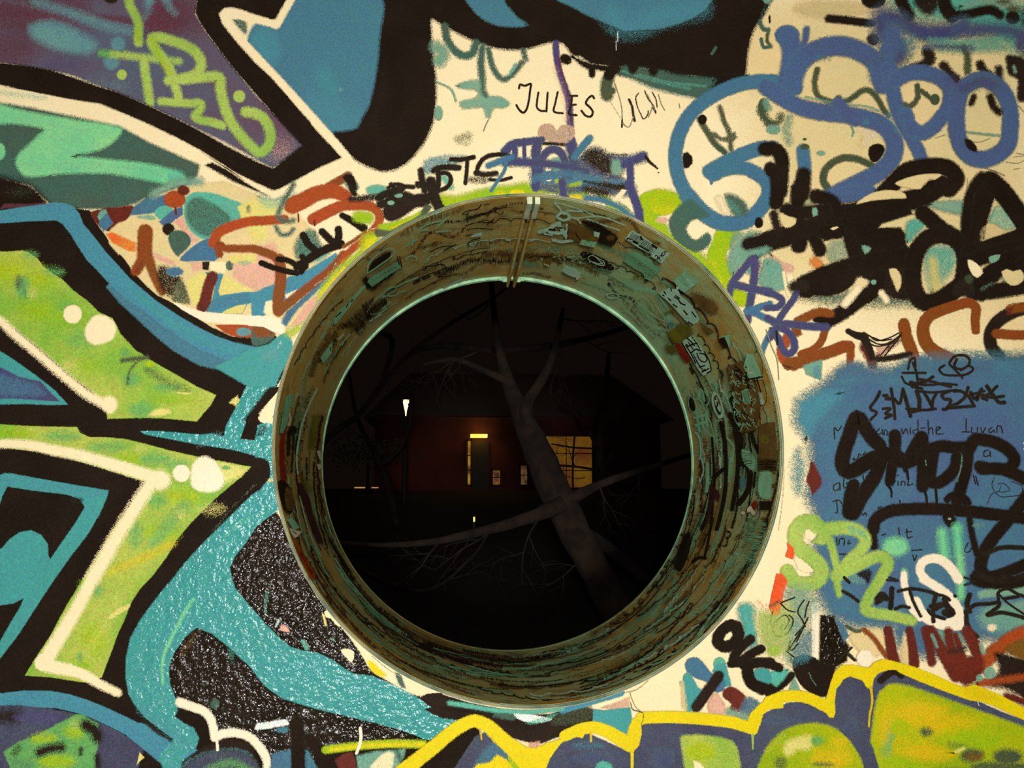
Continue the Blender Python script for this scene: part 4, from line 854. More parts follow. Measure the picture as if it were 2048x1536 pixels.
F('soot', '1050,30 1200,0 1300,40 1400,60 1380,120 1280,130 1180,200 1080,240 1020,200 1020,100', 20, .95); S('ink', 70, '1000,100 1200,70 1400,40', 16); S('ink', 80, '1400,-80 1420,20 1450,100 1490,170', 14); S('dgreen', 56, '1370,130 1330,210 1200,290 1080,340 980,330', 16); D('haze', '1080,90,30,18 1140,30,34,20', 8); S('ink', 60, '980,50 1060,10 1160,-20', 14); S('ink', 30, '1060,-30 1120,-60 1200,-40', 10)
S('ink', 50, '760,60 900,50 1000,40', 20, .8); S('ink', 40, '760,-30 790,20', 12)
# ================================================================== right half: blue lettering and everything under it
G('green_haze_patch', 'teal green hazy paint at the upper right corner')
T(3, 0)
S('seagreen', 260, '1100,0 1500,60 1800,140 2100,260', 130, .8, w2=400); F('haze', '1500,60 1750,-20 1950,0 1980,60 1700,110', 60, .7); D('dgreen', '1880,20,60,30 1950,80,60,40', 50, .7)
F('seagreen', '1250,300 1500,310 1850,300 1900,400 1700,430 1300,400', 60, .6); D('sage', '500,80,300,70', 120, .7)
G('dark_green_loops', 'thin dark green painted loops and dots under the blue lettering')
S('dgreen', 40, '390,560 370,660 390,760 470,810 600,820 680,780 750,730 810,730 870,790 920,880 960,930', 18, .95); S('dgreen', 50, '560,790 600,860', 18, .9, w2=30); S('dgreen', 40, '1190,690 1190,790 1140,850 1080,840', 16, .9); S('dgreen', 36, '1220,730 1300,790', 14, .9); D('dgreen', '1330,800,38,44', 12); S('haze', 20, '300,780 540,830 800,860 880,890', 16, .6)
S('haze', 60, '160,950 140,1050 160,1130', 50, .7); S('dgreen', 50, '0,1000 80,980 100,930', 30, .7); D('haze', '40,1040,60,40', 24, .8); S('haze', 50, '-20,820 0,870', 30, .7)
S('dgreen', 48, '850,1340 720,1280 620,1265 520,1300 450,1370 440,1450 500,1530 620,1560 700,1540', 16, .95, w2=60); F('black', '810,1180 860,1155 915,1165 930,1200 880,1290 830,1300 800,1240', 12); S('haze', 34, '1270,1420 1400,1440', 20, .6)
D('dgreen', '290,1118,14,10 1180,1450,0.5,0.5', 6); D('haze', '420,1230,36,20', 14, .8); S('haze', 16, '660,1010 680,1060 670,1090', 12, .8); S('paley', 60, '780,1060 750,1160', 60, .5); F('white', '700,1040 760,1100 740,1180 780,1180 860,1100 930,1130 900,1080 800,1030', 10, .5)
S('pencil', 6, '1570,1130 1690,1140 1770,1110', 5, .9); S('haze', 22, '1570,1060 1700,1075 1850,1090', 14, .7); S('pencil', 6, '1700,1340 1830,1380 1890,1410', 5, .9); S('pencil', 5, '1960,1260 2048,1250', 4, .8); S('ghost', 6, '1330,1110 1420,1080', 5, .7); S('pencil', 6, '1590,1430 1590,1520 1620,1480', 5, .7)
D('haze', '1300,1050,60,30', 30, .4); S('dgreen', 14, '1840,100 1960,120', 8, .01)
for q in ('1980,1230 2048,1240', '1900,1300 1990,1310 2040,1290', '2000,850 2040,900', '1960,1360 2010,1350'): S('pencil', 7, q, 6, .7)
G('black_curl_marks', 'dark curled paint marks between the blue lettering and the top edge')
S('black', 60, '480,155 600,165 720,180 830,192', 18); D('black', '840,10,96,64', 26); D('black', '430,-20,60,20', 16); S('black', 100, '1050,-40 1080,60 1120,140', 26); S('black', 110, '1390,-40 1410,60 1470,140', 26); F('soot', '1170,-40 1350,-40 1360,60 1290,130 1200,90 1150,20', 50, .85)
S('black', 76, '1470,130 1600,120 1720,90 1790,90 1850,130', 24); D('black', '1950,150,60,56', 30); F('haze', '-20,40 60,-20 30,-60 -60,-60', 16, .8); S('soot', 80, '2040,120 2060,420', 80, .9); F('soot', '1960,450 2048,480 2060,620 2040,820 1990,800 1990,640 1920,600 1900,500 1900,450', 24, .95); S('haze', 30, '1960,540 1970,580', 14, .7)
S('soot', 86, '1270,420 1290,470 1240,530 1150,560 1080,590', 28, .95); S('soot', 70, '1400,530 1440,590 1500,640', 24, .95); S('dgreen', 50, '1560,380 1590,460 1590,580', 24, .9); S('soot', 64, '1690,520 1720,570 1780,620', 24, .95); S('soot', 60, '1840,560 1840,640', 30, .9)
D('soot', '840,320,54,54', 34, .9); S('dteal', 20, '1120,500 1060,540', 14, .5)
D('black', '10,160,10,34', 12, .8); S('dgreen', 26, '0,240 -10,330 20,380', 14, .8)
T(2, 0)
S('dteal', 34, '1980,180 2000,230 2048,250', 14, .9); S('dteal', 26, '1990,320 2010,380 2060,380', 10, .9); S('dteal', 14, '2020,60 1985,150', 30, .7)
T(3, 0)
G('violet_cloud', 'blue violet sprayed cloud above the blue lettering')
S('indigo', 190, '930,170 960,300 1040,400 960,500', 110, .95, w2=150); S('indigo', 130, '1000,150 1130,230 1280,270 1450,260 1560,220', 80, .9); S('indigo', 110, '1540,260 1750,240 1960,260 2100,330', 80, .75); S('spo', 160, '1000,260 1120,360', 90, .55); S('indigo', 50, '1250,380 1400,375 1620,390', 36, .6)
S('seagreen', 40, '1290,320 1500,340 1850,320', 40, .6); D('violet', '2020,340,60,90', 70, .7)
G('blue_letter', 'thick blue painted letter G, right of the pipe top')
K()
S('spo', 26.5, '1590,178 1560,166 1520,164 1480,170 1440,185 1405,206 1375,236 1356,275 1350,318 1358,360 1378,400', 4); S('spo', 32, '1374,392 1400,422 1435,444 1470,448 1500,438 1522,415 1536,390 1534,368 1515,350 1490,338 1460,338 1425,348', 4, w2=24); S('spo', 27, '1418,344 1450,326 1490,308 1520,298 1545,297', 4); P('spo', '1405,335 1430,328 1455,342 1440,360 1422,366 1408,352', 4); S('spo', 6, '1422,360 1422,367', 3)
S('black', 27, '1528,299 1550,300 1562,318 1562,350 1560,384', 5)
G('blue_letter', 'thick blue painted letter S, middle of the blue lettering')
T(3, 0)
S('spo2', 150, '1000,280 950,430 890,600', 60, .95); S('spo', 100, '275,1210 285,1300 290,1380', 20); S('black', 112, '280,1400 275,1500 270,1560', 24); D('dgreen', '290,1180,36,24', 14); D('spo2', '150,290,98,84', 26); S('spo2', 150, '160,300 190,420 180,560 150,700', 26, w2=170); S('spo2', 50, '305,240 290,330 250,400', 20, .9); S('spo2', 150, '900,620 850,500 760,430 620,380 480,380 340,430 240,520 200,620 190,700', 26, w2=150); S('spo2', 44, '410,470 480,460', 50, .6)
S('spo2', 126, '-20,700 100,780 250,860 420,900 600,920 760,950 900,1000 980,1080 1010,1180 980,1280 900,1370 780,1440 640,1510 500,1580 460,1600', 22, w2=140); S('tealb', 40, '960,930 1050,1060', 40, .7); D('bluelt', '780,980,30,30', 20, .5)
P('spo2', '480,1540 620,1500 820,1480 900,1536 800,1590 700,1620 560,1630', 20); S('spo2', 110, '560,840 600,900 700,960', 22)
P('spo2', '820,480 980,440 1040,560 1010,700 930,760 860,750 820,640', 24)
G('blue_letter', 'thick blue painted letter P, right of the blue S')
S('spo2', 116, '960,560 990,700 1020,850 1080,1000 1150,1120 1200,1220 1230,1310', 20, w2=100); S('spo2', 120, '1020,640 1120,590 1250,590 1370,630 1450,720 1440,850 1370,960 1290,1040 1220,1070 1130,1020 1100,920', 20, w2=110); P('spo2', '1060,870 1130,880 1150,960 1250,1030 1300,1060 1220,1115 1100,1080', 16)
G('blue_letter', 'thick blue painted letter O, rightmost of the blue lettering')
S('spo2', 125, '1510,760 1580,690 1700,640 1810,680 1890,770 1930,900 1930,1040 1910,1160 1830,1240 1720,1280 1620,1260 1550,1190 1510,1080 1500,950 1510,830 1530,740', 20, w2=130); S('indigo', 110, '1560,720 1700,650 1800,690', 50, .7); D('violet', '1740,680,60,40', 60, .5)
S('soot', 46, '1640,780 1620,830', 20, .95); S('soot', 56, '1770,780 1800,860 1840,900', 24, .95); F('black', '1565,1115 1620,1130 1660,1180 1670,1225 1630,1220 1580,1180', 14)
S('violet', 80, '1560,700 1460,640', 60, .4)
# ------------------------------------------------------------------ heavy black lettering
T(3, 1)
G('dark_teal_cloud', 'dark teal sprayed cloud under the heavy black lettering')  # soft dark teal overspray below the black strokes
S('dteal', 100, '260,800 480,840 700,850 900,860 1160,860', 80, .8); D('haze', '330,120,60,60', 40, .5); F('haze', '1250,100 1600,90 1600,180 1400,160', 30, .9); F('seagreen', '1120,230 1270,240 1200,330 1100,420 1090,320', 30, .8); F('haze', '460,420 620,380 640,560 480,560', 30, .5)
F('seagreen', '1760,250 1830,110 1900,160 1970,290 1900,310 1800,260', 24, .95); F('pink', '0,480 100,560 200,600 150,700 60,600', 30, .8); F('haze', '-30,540 80,560 130,660 180,740 60,800 -40,780', 24, .95); S('cream', 26, '120,650 140,760 160,830', 10, .9); S('cream', 60, '170,680 180,760', 20, .9); S('orange', 60, '370,560 400,590', 40, .9); F('seagreen', '1230,450 1400,410 1500,450 1500,600 1400,720 1300,840 1260,700 1220,560', 60, .6); S('paley', 60, '1310,560 1340,780', 50, .8); F('seagreen', '1580,540 1700,640 1600,760 1560,660', 30, .8); D('seagreen', '1930,690,90,60', 40, .5); F('haze', '1160,440 1100,330 1200,300', 20, .4)
F('seagreen', '1270,1250 1400,1240 1700,1260 2048,1280 2060,1310 1270,1310', 40, .3)
G('heavy_black_letters', 'heavy black painted overlapping letters at the right edge')
S('black', 150, '-140,480 0,400 200,340 400,280 560,240', 20, w2=170); S('black', 170, '520,200 700,170 900,130 1100,80 1250,30 1380,-50', 20, w2=150); P('black', '600,130 850,80 1100,60 1150,180 900,260 880,290 1060,290 1090,340 1100,420 1160,520 1150,620 960,720 860,740 700,660 650,560 640,400 580,360 440,400 460,250', 20)
S('black', 130, '900,40 1000,-70 1100,-160 1300,-200 1440,-180 1500,-100 1440,-20', 20); F('sage', '700,100 760,50 840,10 940,-10 1040,0 1090,20 1100,50 1000,58 820,75', 10); F('sage', '1010,-62 1120,-112 1250,-138 1380,-132 1340,-100 1270,-60 1210,-20 1100,-30', 10); S('black', 70, '1260,-20 1300,-60', 16)
S('black', 100, '230,-20 230,100 250,250', 20); S('black', 110, '380,40 500,80 560,160', 24); S('black', 110, '140,150 300,170 450,150', 24); S('black', 120, '250,400 240,430', 20); S('black', 100, '370,380 410,470', 20); S('soot', 60, '40,180 80,330', 24); S('black', 110, '440,330 560,320', 20); S('black', 100, '650,380 690,520', 20)
S('black', 110, '20,-180 60,-120 70,0 60,90', 20); S('black', 110, '260,-60 270,0 230,80', 22)
S('black', 180, '300,760 480,680 700,600 900,560 1100,520', 22, w2=150); F('black', '240,770 330,650 450,590 640,590 700,700 600,800 450,840 320,820', 20); F('soot', '900,700 1000,620 1150,660 1150,860 1000,860 900,800', 30, .85); S('black', 120, '880,680 840,790 720,870 600,960 480,1030', 20, w2=110); F('black', '340,970 430,945 500,960 540,1000 520,1060 470,1110 380,1050 340,1010', 16)
S('cream', 60, '610,900 710,780', 20, .95); S('cream', 46, '900,810 940,870', 18, .95); F('sage', '965,620 1020,620 1055,680 1050,770 1030,800 1000,740', 12); D('haze', '838,725,22,20', 8); F('sage', '490,300 550,278 555,290 510,310', 8); F('haze', '745,430 820,455 770,500', 12, .9); F('haze', '350,130 380,130 390,190 355,200', 10); F('sage', '90,170 160,200 220,220 200,270 130,290 100,240', 12)
S('black', 120, '1230,170 1300,230 1380,300 1450,340', 18); S('black', 140, '1360,340 1480,370 1560,470 1570,620 1540,740 1440,820 1330,880 1230,880 1170,800 1150,680 1160,560 1200,450 1280,370 1380,340', 18, w2=130)
S('black', 150, '1650,470 1650,330 1680,180 1730,20 1770,-80', 18, w2=160); S('black', 150, '1790,-70 1880,20 1960,130 2048,260 2100,330', 18); S('black', 130, '1600,490 1750,450 1900,400 2100,330', 18); P('black', '1560,-0 1560,0 1570,-1', 8, 0); S('black', 120, '1600,560 1720,520 1860,480 2060,440', 22)
S('black', 130, '2060,500 1900,560 1760,680 1640,800', 22, w2=150); S('black', 110, '1640,800 1760,800 1900,780 2100,740', 22, w2=130); S('black', 90, '1900,600 1960,620 2040,560', 20); S('black', 110, '1560,560 1640,740 1700,820', 20); S('black', 90, '2040,640 2080,700', 14); F('soot', '1480,750 1600,700 1640,820 1480,830', 30, .8); S('haze', 26, '1700,780 1780,740', 30, .5)
F('sage', '1860,640 1900,620 1950,640 2010,625 2040,690 2000,740 1930,750 1880,700', 10); F('haze', '1755,530 1850,505 1840,540 1780,575', 8); F('cream', '1590,545 1640,560 1710,650 1660,690 1610,640', 10, .9); D('dgreen', '1600,700,36,40', 24, .7)
F('sage', '1690,400 1700,290 1760,250 1800,150 1820,80 1880,160 1975,300 1930,325 1790,370', 14, .35)
S('black', 80, '1700,-120 1640,-40 1590,100 1570,330', 20, .9)
G('rust_letters', 'rust brown painted letters on the cream wall, right edge')
S('rust', 66, '490,975 400,965 310,1000 230,1040', 16); S('red', 80, '160,1160 110,1250 120,1330 200,1390', 14); S('rust', 92, '160,1380 300,1350 400,1310 520,1270 600,1240 640,1240', 12); S('rust', 60, '650,1230 655,1300 645,1400 640,1430', 16, w2=50); S('rust', 56, '450,1110 420,1200 360,1260 260,1300', 10); S('rust', 60, '210,1100 240,1130 200,1130', 16, .9); P('haze', '270,1390 430,1340 420,1510 300,1460', 14, .9); P('slate', '350,1400 400,1380 420,1500 360,1490', 16, .9); P('soot', '100,1380 180,1400 230,1420 150,1410', 6, .6)
S('rust', 88, '1080,1060 1100,1160 1150,1290 1180,1390', 12, w2=90); S('dred', 80, '770,1240 820,1340 830,1390', 24, .9); S('dred', 40, '860,1330 960,1240 1030,1190', 30, .7); F('pink', '860,1240 950,1250 900,1310', 14, .7)
S('rust', 62, '1655,1110 1650,1020 1655,930 1600,890 1500,910 1380,950 1290,990 1240,1060 1240,1160 1280,1240 1340,1290 1440,1340', 10, w2=110)
S('soot', 96, '2100,930 2000,945 1900,990 1820,1050 1770,1140 1780,1240 1840,1320', 14); S('rust', 70, '1930,940 2000,930 2080,930', 16); S('rust', 70, '1815,1135 1950,1145 2100,1150', 14); S('soot', 90, '1830,1320 1930,1350 2100,1340', 40, .8); P('dred', '1900,930 1960,920 1930,990 1890,990', 20, .7)
S('dgreen', 5, '1440,960 1450,980', 4, .6)
G('black_scribble_wing', 'spiky black marker scribble like a wing, right side')
S('ink', 40, '635,1115 700,1150 770,1170', 8, w2=56); S('ink', 70, '760,1160 790,1230 830,1330', 10, w2=50); 
for q in ('680,1120 800,1150 860,1190 960,1170 1040,1130', '800,1180 880,1220 960,1210 1050,1150', '780,1200 860,1235 940,1225 1020,1180 1060,1130', '830,1165 900,1190 980,1180', '900,1300 960,1230 1030,1170', '930,1310 1000,1220 1060,1150'): S('ink', 10, q, 5)
S('ink', 44, '870,1340 980,1330 1130,1300', 16)
# ------------------------------------------------------------------ violet thin letters between pipe and black letters
G('violet_thin_letters', 'thin violet blue painted letters right of the pipe top')
T(2, 1)
F('haze', '1720,520 1780,400 1900,320 2048,360 2048,500 1900,540 1760,680', 40, .8); S('seagreen', 50, '1900,640 1960,560', 30, .8); F('haze', '2000,600 2048,560 2048,760 1960,740', 30, .8); S('black', 100, '1880,420 1960,400 2060,380', 30)
F('dteal', '1700,20 1800,40 1880,120 1880,180 1780,200 1720,120', 30, .8); S('cream', 60, '1650,60 1700,160', 30, .8); F('dteal', '1280,180 1330,120 1420,60 1500,120 1580,200 1440,230 1390,300 1420,360 1470,390 1560,330 1590,380 1540,460 1440,480 1330,420 1270,330 1250,250', 22, .95); D('black', '1970,250,34,42', 12); S('seagreen', 50, '1730,90 1800,160', 40, .5); F('haze', '1760,340 1860,330 1800,420 1740,480', 30, .6)
S('indigo', 56, '1725,835 1760,730 1830,640 1900,560 1930,540', 16); S('indigo', 60, '1930,540 1935,660 1915,800 1890,950 1875,1040', 14); S('indigo', 60, '1760,740 1880,770 1980,790 2060,800', 16); S('violet', 60, '1920,540 1960,600 1930,640', 30, .7)
S('spo', 50, '1870,960 1960,930 2060,900', 14); S('spo', 50, '1890,950 1980,990 2060,1030', 14); S('spo', 44, '2060,1130 2010,1240 1975,1330', 10)
T(3, 1)
S('indigo', 50, '-20,810 60,830 110,870 80,920 -20,930', 12); S('indigo', 50, '230,790 200,860 130,950 60,1060', 12); S('indigo', 56, '-10,1010 60,1050 160,1060 300,1075 460,1085', 14, w2=60); S('indigo', 56, '60,1080 140,1110 200,1190 200,1270 150,1300 110,1260 80,1180 30,1110', 12); S('indigo', 50, '70,1090 20,1160 0,1180', 12); S('ink', 16, '60,1120 70,1220', 6)
S('soot', 90, '200,760 280,760', 30, .9); S('seagreen', 12, '10,590 20,760', 10, .6)
# ------------------------------------------------------------------ blue panel and its writing
G('blue_panel', 'large blue painted patch behind the writing at the right')
T(3, 2)
P('panel', '600,-140 1000,-120 1300,-220 1700,-230 2200,-220 2200,2000 1800,2050 1500,2000 1000,1960 640,1930 480,1850 380,1650 360,1300 390,1080 300,900 340,700 330,480 210,300 230,140 400,20', 110)
F('tealb', '230,140 400,60 600,60 400,300 300,480 230,320', 70, .7); F('panel', '520,-110 700,-180 900,-100 1100,-200 1300,-230 1260,-60 700,-20 520,-30', 60, .8); D('indigo', '1500,-120,300,80', 160, .4)
D('tealb', '240,700,60,200', 120, .55); F('dred', '340,610 390,690 425,790 380,860 350,890 330,830 300,780 320,700', 16, .95); S('slate', 16, '320,470 330,560', 26, .5)
T(3, 3)
F('sage', '800,420 900,430 920,600 860,640 720,600 640,480 680,430', 24, .9); D('haze', '1880,330,220,130', 100, .8); D('panel', '1300,420,330,240', 150, .8); P('haze', '1660,130 1800,70 2100,-20 2100,140 1900,160 1680,180', 20, .9); P('haze', '1880,230 2048,180 2100,400 1950,320', 24, .8); D('cream', '1780,410,40,30', 24, .8)
F('sage', '1080,450 1110,460 1130,640 1110,720 1060,700 1060,560', 30, .8); F('haze', '1260,440 1420,420 1560,480 1540,560 1440,600 1300,560', 40, .7)
G('handwriting', 'thin violet ink handwriting lines on the blue patch')
T(3, 2)
for q in ('525,440 525,350 550,375 580,340', '880,360 860,390 880,405 905,380 905,360 910,405', '920,410 925,370 950,385 940,410', '1060,360 1070,400 1095,360 1110,400', '1130,350 1130,400', '1190,290 1185,400 1160,400 1150,380 1180,365', '1215,355 1245,352', '1270,290 1275,400', '1275,370 1300,350 1310,400', '1335,380 1370,350 1340,350 1340,400 1390,400',
          '1545,385 1580,385', '1575,280 1580,385 1600,385', '1620,350 1620,390 1660,390 1665,350', '1690,350 1705,390 1730,350', '1780,350 1755,370 1770,392 1795,370 1800,390', '1820,390 1825,340 1850,340 1865,390',
          '680,590 670,610 700,600', '710,600 720,560 735,570', '770,545 750,570 790,560', '800,560 815,540 825,570', '1750,530 1720,540 1720,580 1760,570 1765,540 1770,580', '560,790 520,810 520,850 560,840 565,790 570,850', '600,740 600,830 630,820 620,790', '660,770 650,820', '750,730 760,830 720,820', '880,730 880,790', '1030,730 1030,735', '1030,780 1030,810', '1055,810 1060,780 1085,785 1085,810', '1115,770 1110,810 1150,800',
          '510,940 560,930 590,970', '540,940 545,1030 530,1030', '740,1030 750,1050 770,1030 780,1050', '900,980 870,990 900,1010 870,1030', '1045,930 1050,1000', '920,1000 940,1020 990,1000', '1035,1150 1045,1220', '1100,1160 1110,1230 1145,1220', '1090,1185 1140,1180', '900,1210 930,1200', '540,1230 545,1290', '560,1280 565,1240 600,1240 600,1290', '640,1250 630,1280 655,1270', '560,1360 640,1360', '600,1360 600,1420', '1140,1330 1220,1325', '1150,1370 1160,1410 1180,1370', '1590,1270 1560,1340 1600,1340 1630,1290'):
    S('ink', 11, q, 6, .85)
S('ink', 9, '1800,750 1780,800 1800,860 1850,900 1920,900 2010,880 2020,820 1940,780', 6, .7); S('ink', 9, '1740,960 1780,880 1830,860', 8, .7); S('ink', 9, '1830,800 1880,800 1920,850 1840,860 1850,820', 6, .7); S('ink', 10, '1630,730 1650,800', 6); S('ink', 12, '1650,740 1670,810', 6)
G('ink_symbols', 'looped black ink symbols at the top of the blue patch')
T(3, 1)
S('ink', 20, '1150,1370 1180,1460 1190,1600', 8); S('ink', 20, '1070,1450 1250,1450', 8); S('ink', 18, '1060,1480 1090,1530 1190,1560', 8); S('ink', 18, '1110,1420 1130,1350 1160,1330 1170,1400', 8); S('ink', 24, '1310,1480 1250,1520 1220,1540', 8)
S('ink', 20, '1440,1370 1480,1320 1560,1310 1600,1340 1590,1390 1530,1420 1480,1400 1500,1340', 8); S('ink', 18, '1440,1380 1500,1440 1530,1470 1545,1490', 8); S('ink', 18, '1400,1390 1360,1420 1390,1460 1480,1470 1580,1460 1630,1420 1600,1395 1530,1430', 8)
T(3, 2)
G('black_spiky_tag', 'spiky thin black tag above the black lettering')
S('ink', 26, '885,65 860,120 810,190 820,210 860,230 810,290', 8, w2=20); D('ink', '930,95,28,16', 10); S('ink', 30, '940,120 970,120', 8); S('ink', 24, '975,40 990,130 1000,200 1005,280', 8); S('ink', 22, '1000,120 1040,160 1070,40', 8); S('ink', 30, '1070,50 1100,150 1130,260', 8); S('ink', 22, '910,200 970,200 930,240 980,250 930,275', 8); S('ink', 24, '1100,200 1200,210 1130,230', 8)
S('ink', 34, '1180,60 1200,130 1200,210', 8); S('ink', 26, '1130,-10 1250,10 1400,0 1500,10', 10, w2=16); S('ink', 20, '1180,60 1300,70 1420,60 1500,50', 8); S('ink', 26, '1230,60 1280,140 1310,200', 8); S('ink', 24, '1340,70 1310,130 1300,190', 8); S('ink', 22, '1200,210 1260,210 1330,200', 8)
S('ink', 26, '1440,60 1380,90 1400,120 1450,130 1420,200 1390,205', 8); S('ink', 26, '1590,30 1560,110 1500,160 1420,190 1620,180', 8); S('ink', 24, '1480,60 1530,60 1590,100 1640,180', 8); S('ink', 26, '1610,70 1640,120 1700,40 1660,130', 8); S('ink', 30, '1740,20 1780,80 1840,150 1880,150', 8); S('ink', 24, '1820,20 1760,80 1700,110 1740,130', 8); S('ink', 26, '1870,100 1790,110 1700,90', 8); S('ink', 20, '1600,90 1720,60', 8)
T(3, 1); S('ink', 22, '1200,1500 1300,1520 1450,1560', 8); T(3, 2); S('ink', 22, '1240,-20 1140,20 1220,40', 8)
G('thick_black_tag', 'thick black painted tag SMOR with drips on the blue patch')
S('black', 110, '880,490 820,430 760,340 705,265 670,330 640,420 600,540 585,640 620,700 680,690 760,640 850,590 930,560', 14, w2=120); S('black', 108, '900,600 850,730 780,840 720,930 670,1030', 14, w2=120); S('black', 100, '675,810 650,900 635,1030', 14, w2=100); F('black', '590,960 700,900 750,960 720,1060 680,1090 620,1080', 14)
S('black', 100, '1005,415 1005,520 985,640 965,780', 14, w2=80); S('black', 120, '900,560 1000,580 1090,620 1170,590 1230,560', 14); S('black', 100, '1215,430 1170,500 1120,600', 14); S('black', 104, '1220,430 1230,560 1230,700 1225,820', 14, w2=96); S('black', 40, '1080,600 1090,690', 12); S('black', 20, '1100,680 1110,760', 8); S('black', 24, '940,800 975,850 978,905', 8, w2=14); S('black', 20, '1240,850 1255,900 1260,960', 8); S('black', 20, '1330,830 1340,960', 8)
S('black', 100, '1260,540 1370,500 1480,510 1600,500', 14, w2=90); S('black', 96, '1310,560 1290,680 1290,780 1350,790 1430,740 1490,660 1500,590', 14); S('black', 84, '1310,600 1290,720', 14)
S('black', 96, '1590,520 1570,680 1540,800 1500,940', 14); S('black', 100, '1600,520 1640,450 1720,450 1830,480 1920,540 1960,610 1920,670 1800,680 1680,660', 14, w2=90); S('black', 94, '1700,680 1850,680 1960,720 2100,790', 14); F('black', '1390,930 1440,870 1520,860 1590,900 1620,960 1560,990 1500,900 1420,960', 12)
S('black', 100, '2080,870 1980,1000 1880,1120 1790,1230 1710,1360 1690,1480 1720,1530', 14); S('black', 96, '830,1170 850,1090 960,1020 1150,1000 1350,1000 1600,1020 1850,1050 2100,1080', 14); S('black', 90, '1690,1560 1850,1520 2100,1420', 14); S('black', 50, '1600,1080 1620,1200 1660,1360', 16); S('ink', 36, '1720,1360 1850,1310 2060,1310', 10); S('black', 90, '1430,1060 1450,1100', 16); S('black', 60, '830,1160 840,1300', 20); S('haze', 8, '1250,610 1255,650', 10, .6); S('haze', 14, '1540,570 1535,650 1500,780', 10, .5); D('haze', '1440,1078,14,10', 6, .8)
S('black', 80, '1700,1480 1640,1560 1900,1600 2100,1560', 16)
G('mint_spray_marks', 'pale mint sprayed dabs below the black tag')
S('mint', 84, '1380,1190 1390,1280 1400,1390', 40, .85); S('mint', 80, '1500,1150 1510,1300 1530,1500 1530,1700', 36, .85, w2=60); D('mint', '1010,1300,105,80', 60, .9); S('haze', 30, '1640,1130 1700,1130', 30, .6); S('mint', 50, '1080,1500 1085,1540', 24, .8); D('nearwhite', '2042,475,12 2042,520,12', 6)
G('cream_letter', 'cream painted letter S below the black tag')
S('white', 74, '1510,1560 1450,1470 1370,1405 1290,1395 1220,1430 1205,1500 1250,1560 1330,1620 1400,1690', 12, w2=60); S('white', 66, '1230,1560 1320,1610 1440,1700 1500,1780 1530,1860 1500,1910 1420,1925 1310,1900 1220,1830 1170,1740', 12, w2=80); S('white', 50, '1075,1520 1080,1600 1110,1700 1140,1780 1200,1860', 12, w2=70)
T(3, 3); P('white', '1430,195 1510,205 1540,260 1560,370 1540,430 1420,435 1300,400 1210,350 1380,350 1480,320 1490,280', 10); P('white', '1200,-20 1280,20 1450,150 1400,155 1300,90', 8)
G('lime_letters', 'pale lime green painted letters SR, lower right of the pipe')
T(3, 2)
P('cream', '290,1160 360,1150 390,1200 340,1250 280,1230', 10); P('cream', '210,1370 270,1400 350,1480 350,1500 300,1510 230,1480 200,1400', 10); P('vermil', '150,1320 170,1290 215,1330 190,1400 130,1380', 8)
S('lime', 116, '400,1150 340,1105 270,1110 215,1180 220,1280 290,1350 370,1410 420,1480 400,1560 300,1600 200,1580 150,1500', 20, w2=110); F('lime', '380,1130 440,1110 500,1120 480,1240 430,1290 370,1270 340,1270 400,1200', 16); S('lime', 108, '470,1160 600,1150 720,1180 770,1250 730,1330 650,1400 580,1480', 20, w2=80); S('lime', 60, '480,1240 510,1340 540,1480 545,1600 560,1680', 18, w2=50)
F('seagreen', '620,1130 760,1180 790,1260 740,1220 640,1190', 30, .5)
S('lime', 100, '540,1530 680,1470 800,1400 900,1380 950,1430 910,1520 850,1620 790,1720 770,1800 850,1830 980,1850 1140,1890', 20, w2=80); F('haze', '620,1540 740,1490 800,1500 760,1600 640,1580', 16, .5)
F('soot', '700,1520 800,1480 820,1500 790,1600 760,1560', 24, .8)
T(3, 3)
G('black_signature', 'black marker signature over the cream and lime letters, lower right')
S('ink', 26, '590,120 660,160 710,200', 8); S('ink', 24, '600,10 640,50', 8); S('ink', 36, '860,180 900,140 930,160 860,210', 8); S('ink', 40, '980,100 975,180 970,250', 8); S('ink', 40, '890,150 940,180', 8); S('ink', 26, '1010,260 1060,240 1120,250', 8); S('ink', 26, '1030,120 1120,100 1220,110 1330,140 1420,170 1440,190', 8); S('ink', 26, '1120,110 1150,200 1210,320', 8); S('ink', 34, '1330,150 1310,250 1310,360', 8); S('ink', 34, '1290,240 1400,220 1330,260', 8); S('ink', 44, '1400,170 1420,240 1470,290 1430,310', 8); D('ink', '1430,290,56,34', 14); S('ink', 26, '1270,270 1290,300 1400,340', 8); S('ink', 40, '1600,150 1580,220 1600,280', 8); S('ink', 30, '1590,270 1640,230 1760,220 1840,210 1830,240 1740,310 1850,290 1960,310 2060,340', 8); S('ink', 24, '1830,190 1830,130 1900,100 1980,140 2060,170', 8); S('ink', 26, '1880,180 1990,160', 8); S('ink', 36, '1570,280 1580,380 1620,450 1660,480', 10); S('ink', 16, '1840,150 1900,210 2060,320', 6); S('ink', 40, '1650,-20 1760,20 1900,30 2060,-20', 20); S('ink', 22, '1560,10 1640,40 1560,70', 10, .7); S('ink', 22, '1860,0 1960,10', 10); S('ink', 20, '940,30 1030,35 960,10', 10, .8); S('ink', 26, '1480,155 1484,160', 8)
G('dark_red_strokes', 'dark red painted fence-like strokes, lower right')
